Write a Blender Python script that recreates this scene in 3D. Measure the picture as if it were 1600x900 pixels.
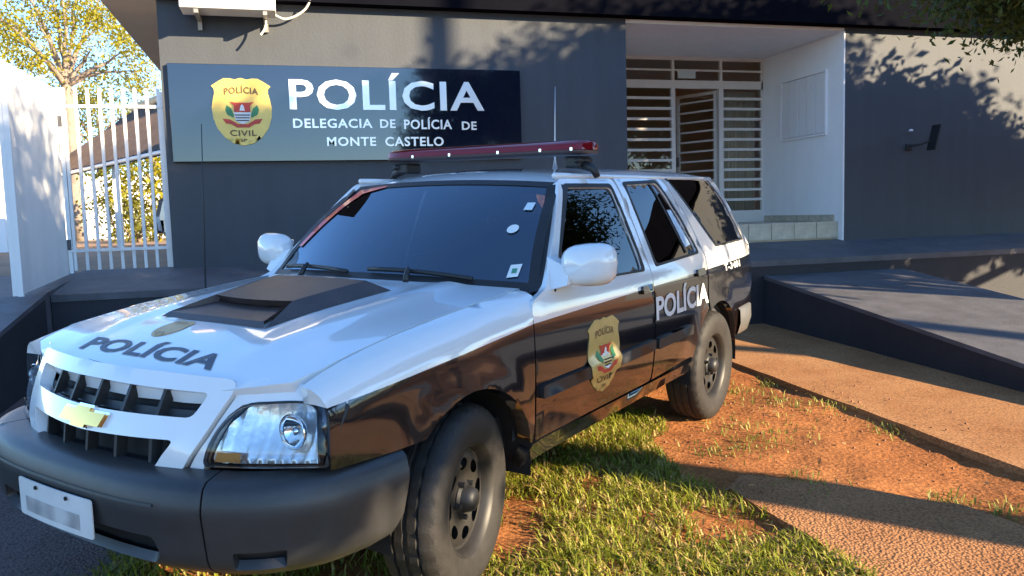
import bpy, bmesh, math, random
import numpy as np
from mathutils import Vector, Matrix
from mathutils.geometry import delaunay_2d_cdt
random.seed(7); RNG = np.random.default_rng(7)
R = math.radians
scene = bpy.context.scene
for o in list(bpy.data.objects): bpy.data.objects.remove(o)
COL = scene.collection

# ------------------------------------------------------------------ camera
# world axes: X runs along the station's front wall, Y towards it, Z up
cam = bpy.data.cameras.new('camera'); camo = bpy.data.objects.new('camera', cam); COL.objects.link(camo)
cR = Vector((0.96286689, -0.26845626, -0.02861087)); cU = Vector((0.05147428, 0.078517, 0.99558298)); cF = Vector((0.26502405, 0.96008662, -0.08942002))
m = Matrix.Identity(4)
for i in range(3):
    m[i][0] = cR[i]; m[i][1] = cU[i]; m[i][2] = -cF[i]
m[0][3], m[1][3], m[2][3] = 0, 0, 1.4873
camo.matrix_world = m
cam.sensor_width = 36; cam.lens = 36 * 1256.756 / 1600; cam.clip_end = 2000; cam.clip_start = 0.05
scene.camera = camo

# ------------------------------------------------------------------ sky, sun, exposure
SUN_EL = R(18.0)
SUN_TRAVEL = Vector((-0.72, 0.69, 0)).normalized()          # horizontal direction the light travels
w = bpy.data.worlds.new('World'); scene.world = w; w.use_nodes = True
nt = w.node_tree; bg = nt.nodes['Background']
sky = nt.nodes.new('ShaderNodeTexSky'); sky.sky_type = 'NISHITA'; sky.sun_disc = False
sky.sun_elevation = SUN_EL; sky.sun_rotation = math.atan2(-SUN_TRAVEL.x, -SUN_TRAVEL.y)
sky.altitude = 300; sky.air_density = 1.0; sky.dust_density = 0.1; sky.ozone_density = 5.0
nt.links.new(sky.outputs[0], bg.inputs[0]); bg.inputs[1].default_value = 0.135
sl = bpy.data.lights.new('sun', 'SUN'); sl.energy = 5.0; sl.angle = R(0.5); sl.color = (1.0, 0.795, 0.53)
slo = bpy.data.objects.new('sun', sl); COL.objects.link(slo)
sd = Vector((SUN_TRAVEL.x * math.cos(SUN_EL), SUN_TRAVEL.y * math.cos(SUN_EL), -math.sin(SUN_EL)))
slo.rotation_euler = sd.to_track_quat('-Z', 'Y').to_euler(); slo.location = (20, -20, 20)
vs = scene.view_settings; vs.view_transform = 'Standard'; vs.look = 'None'; vs.exposure = 1.9; vs.gamma = 1.0
vs.use_curve_mapping = False
scene.cycles.max_bounces = 8; scene.cycles.transparent_max_bounces = 12

# ------------------------------------------------------------------ materials
MATS = {}
def pm(name, col, rough=0.6, metal=0.0, coat=0.0, var=0.0, vscale=6.0, bump=0.0, bscale=60.0, spec=0.5, emit=None, estr=0.0, coatr=0.03, detail=6.0, streak=0.0):
    if name in MATS: return MATS[name]
    mt = bpy.data.materials.new(name); mt.use_nodes = True; n = mt.node_tree.nodes; l = mt.node_tree.links
    p = n['Principled BSDF']
    p.inputs['Base Color'].default_value = (*col, 1); p.inputs['Roughness'].default_value = rough
    p.inputs['Metallic'].default_value = metal; p.inputs['Coat Weight'].default_value = coat
    p.inputs['Coat Roughness'].default_value = coatr; p.inputs['Specular IOR Level'].default_value = spec
    if emit:
        p.inputs['Emission Color'].default_value = (*emit, 1); p.inputs['Emission Strength'].default_value = estr
    if var or bump:
        tc = n.new('ShaderNodeTexCoord')
    if var:
        no = n.new('ShaderNodeTexNoise'); no.inputs['Scale'].default_value = vscale; no.inputs['Detail'].default_value = detail
        no.inputs['Roughness'].default_value = 0.65
        l.new(tc.outputs['Object'], no.inputs['Vector'])
        hv = no.outputs[0]
        if streak:   # rain streaks running down the face
            mp = n.new('ShaderNodeMapping'); mp.inputs['Scale'].default_value = (7, 7, 0.35); l.new(tc.outputs['Object'], mp.inputs[0])
            n3 = n.new('ShaderNodeTexNoise'); n3.inputs['Scale'].default_value = 1.0; n3.inputs['Detail'].default_value = 5; l.new(mp.outputs[0], n3.inputs[0])
            m3 = n.new('ShaderNodeMix'); m3.data_type = 'FLOAT'; m3.inputs[0].default_value = streak; l.new(hv, m3.inputs[2]); l.new(n3.outputs[0], m3.inputs[3]); hv = m3.outputs[0]
        mr = n.new('ShaderNodeMapRange'); mr.inputs[1].default_value = 0.25; mr.inputs[2].default_value = 0.75
        mr.inputs[3].default_value = 1 - var; mr.inputs[4].default_value = 1 + var
        l.new(hv, mr.inputs[0])
        mx = n.new('ShaderNodeMix'); mx.data_type = 'RGBA'; mx.blend_type = 'MULTIPLY'; mx.inputs[0].default_value = 1
        mx.inputs[6].default_value = (*col, 1); l.new(mr.outputs[0], mx.inputs[7]); l.new(mx.outputs[2], p.inputs['Base Color'])
    if bump:
        nb = n.new('ShaderNodeTexNoise'); nb.inputs['Scale'].default_value = bscale; nb.inputs['Detail'].default_value = 8
        l.new(tc.outputs['Object'], nb.inputs['Vector'])
        bp = n.new('ShaderNodeBump'); bp.inputs['Strength'].default_value = bump; bp.inputs['Distance'].default_value = 0.02
        l.new(nb.outputs[0], bp.inputs['Height']); l.new(bp.outputs[0], p.inputs['Normal'])
    MATS[name] = mt
    return mt

def two_tone():
    """body paint: white above the waist line, black below (line follows the real paint split)"""
    mt = bpy.data.materials.new('two_tone_paint'); mt.use_nodes = True; n = mt.node_tree.nodes; l = mt.node_tree.links
    p = n['Principled BSDF']
    tc = n.new('ShaderNodeTexCoord'); sp = n.new('ShaderNodeSeparateXYZ'); l.new(tc.outputs['Object'], sp.inputs[0])
    def math_(op, a, b):
        q = n.new('ShaderNodeMath'); q.operation = op
        for i, v in enumerate((a, b)):
            if isinstance(v, (int, float)): q.inputs[i].default_value = v
            else: l.new(v, q.inputs[i])
        return q.outputs[0]
    xb = math_('MULTIPLY', sp.outputs[0], -1.0)
    dx = math_('SUBTRACT', xb, 0.55)
    l1 = math_('ADD', math_('MULTIPLY', dx, 0.081), 0.987)
    l2 = math_('ADD', math_('MULTIPLY', dx, 0.0195), 0.987)
    zs = math_('MINIMUM', l1, l2)
    df = math_('SUBTRACT', sp.outputs[2], zs)
    st = math_('GREATER_THAN', df, 0.0)
    mx = n.new('ShaderNodeMix'); mx.data_type = 'RGBA'; l.new(st, mx.inputs[0])
    mx.inputs[6].default_value = (0.006, 0.006, 0.008, 1); mx.inputs[7].default_value = (0.74, 0.74, 0.73, 1)
    # thin film of red road dust low on the body
    no = n.new('ShaderNodeTexNoise'); no.inputs['Scale'].default_value = 5; no.inputs['Detail'].default_value = 8; l.new(tc.outputs['Object'], no.inputs[0])
    mr = n.new('ShaderNodeMapRange'); mr.inputs[1].default_value = 0.75; mr.inputs[2].default_value = 0.42; mr.inputs[3].default_value = 0; mr.inputs[4].default_value = 0.35
    l.new(sp.outputs[2], mr.inputs[0])
    du = math_('MULTIPLY', mr.outputs[0], no.outputs[0])
    m2 = n.new('ShaderNodeMix'); m2.data_type = 'RGBA'; l.new(du, m2.inputs[0]); l.new(mx.outputs[2], m2.inputs[6]); m2.inputs[7].default_value = (0.22, 0.10, 0.05, 1)
    l.new(m2.outputs[2], p.inputs['Base Color'])
    ro = n.new('ShaderNodeMapRange'); ro.inputs[3].default_value = 0.06; ro.inputs[4].default_value = 0.16; l.new(no.outputs[0], ro.inputs[0]); l.new(ro.outputs[0], p.inputs['Roughness'])
    p.inputs['Coat Weight'].default_value = 1.0; p.inputs['Coat Roughness'].default_value = 0.025; p.inputs['Coat IOR'].default_value = 1.5
    MATS['two_tone'] = mt; return mt

def glass(name, tint, alpha_col, rough=0.0, ior=1.5):
    """thin glass: fresnel mirror over a tinted clear pane"""
    mt = bpy.data.materials.new(name); mt.use_nodes = True; n = mt.node_tree.nodes; l = mt.node_tree.links
    n.remove(n['Principled BSDF']); out = n['Material Output']
    tr = n.new('ShaderNodeBsdfTransparent'); tr.inputs[0].default_value = (*alpha_col, 1)
    gl = n.new('ShaderNodeBsdfGlossy'); gl.inputs[0].default_value = (*tint, 1); gl.inputs[1].default_value = rough
    fr = n.new('ShaderNodeFresnel'); fr.inputs[0].default_value = ior
    mx = n.new('ShaderNodeMixShader'); l.new(fr.outputs[0], mx.inputs[0]); l.new(tr.outputs[0], mx.inputs[1]); l.new(gl.outputs[0], mx.inputs[2])
    l.new(mx.outputs[0], out.inputs[0]); MATS[name] = mt; return mt

M_TT = two_tone()
M_WHITE = pm('white_paint', (0.74, 0.74, 0.73), 0.2, coat=1.0, var=0.03, vscale=4)
M_BLACKP = pm('black_paint', (0.006, 0.006, 0.008), 0.2, coat=1.0)
M_BUMP = pm('bumper_plastic', (0.030, 0.030, 0.031), 0.42, var=0.25, vscale=9, bump=0.06, bscale=300)
M_PLAST = pm('black_plastic', (0.014, 0.014, 0.015), 0.5, var=0.15, bump=0.05, bscale=250)
M_SCOOP = pm('scoop_plastic', (0.05, 0.034, 0.031), 0.4, var=0.35, vscale=10, bump=0.05, bscale=250)
M_DARK = pm('dark_void', (0.004, 0.004, 0.005), 0.8)
M_CHROME = pm('chrome', (0.85, 0.86, 0.88), 0.08, metal=1.0)
M_GOLD = pm('gold_badge', (0.75, 0.48, 0.16), 0.22, metal=1.0)
M_RUB = pm('tyre_rubber', (0.014, 0.012, 0.0105), 0.7, var=0.55, vscale=14, bump=0.12, bscale=120)
M_STEEL = pm('wheel_steel', (0.022, 0.020, 0.018), 0.5, metal=0.2, var=0.4, vscale=12)
M_TINT = glass('tinted_glass', (1, 1, 1), (0.03, 0.03, 0.035), ior=1.62)
M_WIND = glass('windshield_glass', (0.72, 0.86, 1), (0.22, 0.29, 0.33), ior=2.6)
M_LENS = glass('headlight_lens', (1, 1, 1), (0.88, 0.92, 0.95), ior=1.5)
M_SEAT = pm('seat_cloth', (0.05, 0.05, 0.055), 0.9)
M_DASH = pm('dashboard_plastic', (0.03, 0.032, 0.036), 0.7)
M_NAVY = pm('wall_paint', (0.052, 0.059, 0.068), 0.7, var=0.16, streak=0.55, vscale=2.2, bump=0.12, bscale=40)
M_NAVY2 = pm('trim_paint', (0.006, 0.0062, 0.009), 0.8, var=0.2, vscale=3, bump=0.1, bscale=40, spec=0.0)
M_WALLW = pm('white_wall', (0.86, 0.855, 0.84), 0.75, var=0.06, streak=0.5, vscale=3, bump=0.08, bscale=60)
M_BEIGE = pm('beige_soffit', (0.78, 0.62, 0.46), 0.85, var=0.06, vscale=3)
M_GATEW = pm('gate_paint', (0.74, 0.74, 0.72), 0.5, var=0.10, streak=0.6, vscale=6, bump=0.05)
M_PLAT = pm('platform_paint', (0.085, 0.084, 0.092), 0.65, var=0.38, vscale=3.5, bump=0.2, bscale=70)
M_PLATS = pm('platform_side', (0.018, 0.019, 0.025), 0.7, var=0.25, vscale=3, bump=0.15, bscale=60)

# ------------------------------------------------------------------ helpers
def link(ob, parent=None):
    COL.objects.link(ob)
    if parent: ob.parent = parent
    return ob
def mk(name, V, F, mat, parent=None, smooth=False, flipx=False):
    V = np.asarray(V, float).reshape(-1, 3)
    if flipx:
        V = V * np.array([-1, 1, 1]); F = [tuple(reversed(f)) for f in F]
    me = bpy.data.meshes.new(name); me.from_pydata(V.tolist(), [], [tuple(int(i) for i in f) for f in F])
    me.materials.append(mat)
    if smooth: me.polygons.foreach_set('use_smooth', [True] * len(me.polygons))
    me.update()
    return link(bpy.data.objects.new(name, me), parent)
def tag(o, label, cat, group=None, kind=None):
    if label: o['label'] = label
    if cat: o['category'] = cat
    if group: o['group'] = group
    if kind: o['kind'] = kind
    return o
def structure(o): o['kind'] = 'structure'; return o
def empty(name, loc=(0, 0, 0)):
    e = bpy.data.objects.new(name, None); e.location = loc; e.empty_display_size = 0.2; COL.objects.link(e); return e
class MB:
    """collects shapes into one mesh"""
    def __init__(s): s.V = []; s.F = []
    def add(s, V, F):
        b = len(s.V); s.V += [tuple(map(float, v)) for v in V]; s.F += [tuple(int(i) + b for i in f) for f in F]; return s
    def box(s, x0, x1, y0, y1, z0, z1, bev=0.0):
        if bev <= 0:
            V = [(x0,y0,z0),(x1,y0,z0),(x1,y1,z0),(x0,y1,z0),(x0,y0,z1),(x1,y0,z1),(x1,y1,z1),(x0,y1,z1)]
            return s.add(V, [(0,3,2,1),(4,5,6,7),(0,1,5,4),(1,2,6,5),(2,3,7,6),(3,0,4,7)])
        bm = bmesh.new(); bmesh.ops.create_cube(bm, size=1)
        for v in bm.verts:
            v.co = ((x0+x1)/2 + v.co.x*(x1-x0), (y0+y1)/2 + v.co.y*(y1-y0), (z0+z1)/2 + v.co.z*(z1-z0))
        bmesh.ops.bevel(bm, geom=bm.edges[:], offset=bev, segments=2, affect='EDGES', profile=0.5)
        bm.verts.index_update()
        V = [v.co[:] for v in bm.verts]; F = [[v.index for v in f.verts] for f in bm.faces]; bm.free()
        return s.add(V, F)
    def hexa(s, P):   # 8 corner points, bottom ring then top ring (ccw from above)
        return s.add(P, [(0,3,2,1),(4,5,6,7),(0,1,5,4),(1,2,6,5),(2,3,7,6),(3,0,4,7)])
    def tube(s, pts, rad, n=8, cap=True):
        pts = [Vector(p) for p in pts]
        if not hasattr(rad, '__len__'): rad = [rad] * len(pts)
        rings = []; up = Vector((0.31, 0.17, 0.93)).normalized()
        for i, p in enumerate(pts):
            d = (pts[min(i+1, len(pts)-1)] - pts[max(i-1, 0)]).normalized()
            u = d.cross(up)
            if u.length < 1e-3: u = d.cross(Vector((1, 0, 0)))
            u.normalize(); v = d.cross(u)
            rings.append([p + (u*math.cos(2*math.pi*k/n) + v*math.sin(2*math.pi*k/n))*rad[i] for k in range(n)])
        V = [q for r in rings for q in r]; F = []
        for i in range(len(pts)-1):
            for k in range(n): F.append((i*n+k, (i+1)*n+k, (i+1)*n+(k+1) % n, i*n+(k+1) % n))
        if cap: F += [tuple(range(n)), tuple(range((len(pts)-1)*n+n-1, (len(pts)-1)*n-1, -1))]
        return s.add(V, F)
    def lathe(s, prof, n=48, axis='y', c=(0, 0, 0)):  # prof: (r, h)
        V = []; F = []
        for i, (r, h) in enumerate(prof):
            for k in range(n):
                t = 2*math.pi*k/n; a, b = r*math.cos(t), r*math.sin(t)
                V.append((c[0]+a, c[1]+h, c[2]+b) if axis == 'y' else (c[0]+a, c[1]+b, c[2]+h))
        for i in range(len(prof)-1):
            for k in range(n):
                q = (i*n+k, i*n+(k+1) % n, (i+1)*n+(k+1) % n, (i+1)*n+k)
                F.append(q if axis == 'y' else q)
        return s.add(V, F)
    def build(s, name, mat, parent=None, smooth=False, flipx=False, recalc=True, auto=None):
        o = mk(name, s.V, s.F, mat, parent, smooth, flipx)
        if recalc:
            bm = bmesh.new(); bm.from_mesh(o.data); bmesh.ops.recalc_face_normals(bm, faces=bm.faces[:]); bm.to_mesh(o.data); bm.free()
        if auto is not None:
            o.data.polygons.foreach_set('use_smooth', [True]*len(o.data.polygons)); sharp(o, auto)
        return o
def sharp(o, ang):
    bm = bmesh.new(); bm.from_mesh(o.data)
    for e in bm.edges:
        if len(e.link_faces) == 2 and e.calc_face_angle(0) > R(ang): e.smooth = False
    bm.to_mesh(o.data); bm.free()
def lerp(xs, ys, x): return float(np.interp(x, xs, ys))
def smooth_interp(xs, ys):
    """monotone-ish cubic (catmull) through points, returns function"""
    xs = np.array(xs, float); ys = np.array(ys, float); mgr = np.gradient(ys, xs)
    def f(x):
        x = min(max(x, xs[0]), xs[-1]); i = min(max(int(np.searchsorted(xs, x)) - 1, 0), len(xs)-2)
        h = xs[i+1]-xs[i]; t = (x-xs[i])/h
        return float((2*t**3-3*t**2+1)*ys[i] + (t**3-2*t**2+t)*h*mgr[i] + (-2*t**3+3*t**2)*ys[i+1] + (t**3-t**2)*h*mgr[i+1])
    return f
def catmull(P, k=6, closed=False):
    P = [np.array(p, float) for p in P]; n = len(P); out = []
    for i in range(n if closed else n-1):
        a = P[(i-1) % n] if closed or i > 0 else P[0]; b = P[i]; c = P[(i+1) % n]; d = P[(i+2) % n] if closed or i+2 < n else P[-1]
        for j in range(k):
            t = j/k
            out.append(0.5*((2*b)+(-a+c)*t+(2*a-5*b+4*c-d)*t*t+(-a+3*b-3*c+d)*t**3))
    if not closed: out.append(P[-1])
    return out
def roundpoly(P, r, k=4):
    """round the corners of a polygon (list of (x,y) or (x,y,r))"""
    out = []; n = len(P)
    for i in range(n):
        p = np.array(P[i][:2], float); rr = P[i][2] if len(P[i]) > 2 else r
        a = np.array(P[i-1][:2], float)-p; b = np.array(P[(i+1) % n][:2], float)-p
        la, lb = np.linalg.norm(a), np.linalg.norm(b); q = min(rr, la*0.45, lb*0.45)
        if q < 1e-4: out.append(p); continue
        s, e = p+a/la*q, p+b/lb*q
        for j in range(k+1):
            t = j/k; out.append((1-t)**2*s+2*t*(1-t)*p+t*t*e)
    return [tuple(q) for q in out]
def inpoly(P, x, y):
    P = np.asarray(P); x = np.atleast_1d(x); y = np.atleast_1d(y); ins = np.zeros(len(x), bool); n = len(P); j = n-1
    for i in range(n):
        xi, yi = P[i]; xj, yj = P[j]
        c = ((yi > y) != (yj > y)) & (x < (xj-xi)*(y-yi)/((yj-yi) + 1e-15)+xi)
        ins ^= c; j = i
    return ins
def resample(P, sp):
    out = []
    for i in range(len(P)):
        a = np.array(P[i]); b = np.array(P[(i+1) % len(P)]); L = np.linalg.norm(b-a); k = max(1, int(math.ceil(L/sp)))
        for j in range(k): out.append(tuple(a+(b-a)*j/k))
    return out
def tri2d(outline, holes=(), sp=0.05):
    rings = [resample(outline, sp)] + [resample(h, sp) for h in holes]
    pts = []; edges = []
    for rg in rings:
        b = len(pts); pts += rg; edges += [(b+i, b+(i+1) % len(rg)) for i in range(len(rg))]
    O = np.array(rings[0]); nb = np.array(pts)
    xs = np.arange(O[:, 0].min()+sp/2, O[:, 0].max(), sp); ys = np.arange(O[:, 1].min()+sp/2, O[:, 1].max(), sp)
    if len(xs) and len(ys):
        gx, gy = np.meshgrid(xs, ys); gx = gx.ravel(); gy = gy.ravel()
        ok = inpoly(rings[0], gx, gy)
        for h in rings[1:]: ok &= ~inpoly(h, gx, gy)
        gx, gy = gx[ok], gy[ok]
        if len(gx):
            dd = np.sqrt(((np.stack([gx, gy], 1)[:, None, :]-nb[None])**2).sum(-1)).min(1)
            k = dd > sp*0.45
            pts = pts + list(zip(gx[k], gy[k]))
    r = delaunay_2d_cdt([Vector((float(p[0]), float(p[1]))) for p in pts], edges, [], 0, 1e-6)
    V = np.array([(v.x, v.y) for v in r[0]]); F = [tuple(f) for f in r[2] if len(f) == 3]
    if F:
        c = V[np.array(F)].mean(1); ok = inpoly(rings[0], c[:, 0], c[:, 1])
        for h in rings[1:]: ok &= ~inpoly(h, c[:, 0], c[:, 1])
        F = [f for f, q in zip(F, ok) if q]
    return V, F
def panel(name, outline, fmap, out, mat, parent, holes=(), sp=0.05, depth=0.012, flipx=False, off=0.0):
    """skin panel: a 2-D outline laid on a surface, with a turned-in edge all round"""
    V2, F = tri2d(outline, holes, sp)
    V = np.array([fmap(a, b) for a, b in V2])
    out = np.array(out, float)
    N = np.zeros_like(V); Fa = np.array(F)
    fn = np.cross(V[Fa[:, 1]]-V[Fa[:, 0]], V[Fa[:, 2]]-V[Fa[:, 0]])
    for k in range(3): np.add.at(N, Fa[:, k], fn)
    N /= np.linalg.norm(N, axis=1)[:, None]+1e-12
    if (N @ out).mean() < 0: N = -N; F = [tuple(reversed(f)) for f in F]
    if off: V = V + N*off
    if depth > 0:
        cnt = {}
        for f in F:
            for i in range(3):
                e = (f[i], f[(i+1) % 3]); cnt[e] = 1
        be = [e for e in cnt if (e[1], e[0]) not in cnt]
        ids = sorted({i for e in be for i in e}); base = len(V); top = {i: base+k for k, i in enumerate(ids)}; low = {i: base+len(ids)+k for k, i in enumerate(ids)}
        V = np.vstack([V, V[ids], V[ids]-N[ids]*depth])
        F = F + [(top[b], top[a], low[a], low[b]) for a, b in be]
    return mk(name, V, F, mat, parent, True, flipx)
def text2d(s, bold=0.0, spacing=1.0):
    c = bpy.data.curves.new('tmp', 'FONT'); c.body = s; c.size = 1; c.offset = bold; c.space_character = spacing; c.resolution_u = 3
    o = bpy.data.objects.new('tmp', c); COL.objects.link(o)
    me = bpy.data.meshes.new_from_object(o.evaluated_get(bpy.context.evaluated_depsgraph_get()))
    V = np.array([v.co[:2] for v in me.vertices]); F = [tuple(p.vertices) for p in me.polygons]
    bpy.data.objects.remove(o); bpy.data.curves.remove(c); bpy.data.meshes.remove(me)
    V = V-V.min(0); V = V/V.max(0)
    return V, F
def text_on(name, s, box, fmap, mat, parent, bold=0.02, spacing=1.0, thick=0.0, tdir=None, flipx=False, xflip=False):
    """lettering mapped on a surface; box=(a0,b0,a1,b1) in surface coordinates"""
    V, F = text2d(s, bold, spacing)
    a0, b0, a1, b1 = box
    P = np.array([fmap(a0+(a1-a0)*u, b0+(b1-b0)*v) for u, v in V])
    if thick:
        n = len(P); P2 = P+np.array(tdir)*thick; cnt = {}
        for f in F:
            for i in range(len(f)): cnt[(f[i], f[(i+1) % len(f)])] = 1
        be = [e for e in cnt if (e[1], e[0]) not in cnt]
        F = [tuple(i+n for i in f) for f in F]+[tuple(reversed(f)) for f in F]+[(a, b, b+n, a+n) for a, b in be]
        P = np.vstack([P, P2])
    return mk(name, P, F, mat, parent, False, flipx)

# ------------------------------------------------------------------ ground
GZ0, GA, GD = 0.01742, -0.00485, 0.02989
def gz(a, d): return GZ0+GA*min(max(a, -8), 12)+GD*min(max(d, 0.6), 9)
def noise2(x, y, seed=0):
    x = np.asarray(x, float); y = np.asarray(y, float)
    def h(i, j): 
        q = np.sin(i*127.1+j*311.7+seed*74.7)*43758.5453; return q-np.floor(q)
    i, j = np.floor(x), np.floor(y); u, v = x-i, y-j; u = u*u*(3-2*u); v = v*v*(3-2*v)
    return (h(i, j)*(1-u)+h(i+1, j)*u)*(1-v)+(h(i, j+1)*(1-u)+h(i+1, j+1)*u)*v
def dirt_h(a, d):
    return (noise2(a*2.1, d*2.1, 1)-0.5)*0.035+(noise2(a*7, d*7, 2)-0.5)*0.016+(noise2(a*23, d*23, 3)-0.5)*0.008
def ground_mat():
    mt = bpy.data.materials.new('red_dirt'); mt.use_nodes = True; n = mt.node_tree.nodes; l = mt.node_tree.links; p = n['Principled BSDF']
    tc = n.new('ShaderNodeTexCoord')
    n1 = n.new('ShaderNodeTexNoise'); n1.inputs['Scale'].default_value = 1.3; n1.inputs['Detail'].default_value = 9; n1.inputs['Roughness'].default_value = 0.7; l.new(tc.outputs['Object'], n1.inputs[0])
    cr = n.new('ShaderNodeValToRGB'); cr.color_ramp.elements[0].position = 0.3; cr.color_ramp.elements[0].color = (0.20, 0.066, 0.020, 1)
    cr.color_ramp.elements[1].position = 0.7; cr.color_ramp.elements[1].color = (0.42, 0.170, 0.058, 1); l.new(n1.outputs[0], cr.inputs[0])
    n2 = n.new('ShaderNodeTexNoise'); n2.inputs['Scale'].default_value = 45; n2.inputs['Detail'].default_value = 6; l.new(tc.outputs['Object'], n2.inputs[0])
    mr = n.new('ShaderNodeMapRange'); mr.inputs[1].default_value = 0.3; mr.inputs[2].default_value = 0.7; mr.inputs[3].default_value = 0.62; mr.inputs[4].default_value = 1.25; l.new(n2.outputs[0], mr.inputs[0])
    mx = n.new('ShaderNodeMix'); mx.data_type = 'RGBA'; mx.blend_type = 'MULTIPLY'; mx.inputs[0].default_value = 1; l.new(cr.outputs[0], mx.inputs[6]); l.new(mr.outputs[0], mx.inputs[7])
    l.new(mx.outputs[2], p.inputs['Base Color']); p.inputs['Roughness'].default_value = 0.95; p.inputs['Specular IOR Level'].default_value = 0.15
    b = n.new('ShaderNodeBump'); b.inputs['Strength'].default_value = 0.7; b.inputs['Distance'].default_value = 0.012; l.new(n2.outputs[0], b.inputs['Height']); l.new(b.outputs[0], p.inputs['Normal'])
    return mt
M_DIRT = ground_mat()
def concrete_mat(name, c0, c1, vor=90.0, bumps=0.6):
    mt = bpy.data.materials.new(name); mt.use_nodes = True; n = mt.node_tree.nodes; l = mt.node_tree.links; p = n['Principled BSDF']
    tc = n.new('ShaderNodeTexCoord')
    n1 = n.new('ShaderNodeTexNoise'); n1.inputs['Scale'].default_value = 1.6; n1.inputs['Detail'].default_value = 9; n1.inputs['Roughness'].default_value = 0.7; l.new(tc.outputs['Object'], n1.inputs[0])
    cr = n.new('ShaderNodeValToRGB'); cr.color_ramp.elements[0].position = 0.32; cr.color_ramp.elements[0].color = (*c0, 1); cr.color_ramp.elements[1].position = 0.68; cr.color_ramp.elements[1].color = (*c1, 1); l.new(n1.outputs[0], cr.inputs[0])
    vo = n.new('ShaderNodeTexVoronoi'); vo.inputs['Scale'].default_value = vor; l.new(tc.outputs['Object'], vo.inputs[0])
    mr = n.new('ShaderNodeMapRange'); mr.inputs[1].default_value = 0.0; mr.inputs[2].default_value = 0.75; mr.inputs[3].default_value = 1.15; mr.inputs[4].default_value = 0.55; l.new(vo.outputs['Distance'], mr.inputs[0])
    mx = n.new('ShaderNodeMix'); mx.data_type = 'RGBA'; mx.blend_type = 'MULTIPLY'; mx.inputs[0].default_value = 1; l.new(cr.outputs[0], mx.inputs[6]); l.new(mr.outputs[0], mx.inputs[7])
    l.new(mx.outputs[2], p.inputs['Base Color']); p.inputs['Roughness'].default_value = 0.9; p.inputs['Specular IOR Level'].default_value = 0.2
    b = n.new('ShaderNodeBump'); b.inputs['Strength'].default_value = bumps; b.inputs['Distance'].default_value = 0.012; b.invert = True; l.new(vo.outputs['Distance'], b.inputs['Height']); l.new(b.outputs[0], p.inputs['Normal'])
    MATS[name] = mt; return mt
M_SLAB = concrete_mat('dusty_slab', (0.36, 0.155, 0.060), (0.50, 0.26, 0.115), 70, 0.08)
M_SLAB2 = concrete_mat('gravel_slab', (0.33, 0.140, 0.055), (0.49, 0.235, 0.10), 75, 0.45)
M_ASPH = concrete_mat('asphalt', (0.12, 0.090, 0.082), (0.19, 0.145, 0.13), 75, 0.6)

xs = np.unique(np.concatenate([[-140, -80, -40, -20, -10, -6, -3], np.arange(-1.4, 5.0, 0.04), [6, 8, 12, 20, 40, 80, 140]]))
ys = np.unique(np.concatenate([[-140, -80, -40, -20, -8, -3, 0, 0.6, 1.0], np.arange(1.4, 8.0, 0.04), [9, 12, 20, 40, 80, 140]]))
gx, gy = np.meshgrid(xs, ys); fade = np.clip((gx+1.4)/0.6, 0, 1)*np.clip((5-gx)/0.4, 0, 1)*np.clip((gy-1.4)/0.4, 0, 1)*np.clip((8-gy)/0.4, 0, 1)
gzv = GZ0+GA*np.clip(gx, -8, 12)+GD*np.clip(gy, 0.6, 9)+fade*dirt_h(gx, gy)
nx, ny = len(xs), len(ys)
V = np.stack([gx.ravel(), gy.ravel(), gzv.ravel()], 1)
F = [(j*nx+i, j*nx+i+1, (j+1)*nx+i+1, (j+1)*nx+i) for j in range(ny-1) for i in range(nx-1)]
structure(mk('ground', V, F, M_DIRT, None, True))

def sheet(name, poly, mat, lift, sp=0.12, thick=0.06, amp=0.004, jag=0.0, seed=0):
    P = resample(poly, sp)
    if jag: P = [(p[0]+(noise2(p[0]*5, p[1]*5, seed)-0.5)*jag*2, p[1]+(noise2(p[0]*5+9, p[1]*5, seed+3)-0.5)*jag*2) for p in P]
    P = [(float(a), float(b)) for a, b in P]
    return structure(panel(name, P, lambda a, d: (a, d, gz(a, d)+lift+amp*float(noise2(a*3, d*3, seed+5))), (0, 0, 1), mat, None, sp=sp, depth=thick))
# asphalt street and driveway on the left
sheet('road', [(-30, -9), (30, -9), (30, 1.25), (2.2, 1.25), (-0.62, 2.7), (-0.62, 4.4), (-1.0, 7.5), (-30, 7.5)], M_ASPH, 0.022, sp=0.5, jag=0.03)
# pavement slabs beside the ramp
sheet('pavement_slab', [(3.54, 1.6), (4.90, 1.6), (4.90, 7.6), (3.54, 7.6)], M_SLAB, 0.035, sp=0.16, jag=0.012, seed=3)
sheet('pavement_slab', [(2.02, 1.3), (3.05, 1.3), (3.05, 2.2), (2.9, 2.9), (2.5, 3.3), (2.15, 3.55), (2.02, 3.4)], M_SLAB2, 0.028, sp=0.1, jag=0.02, seed=8)

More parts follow.
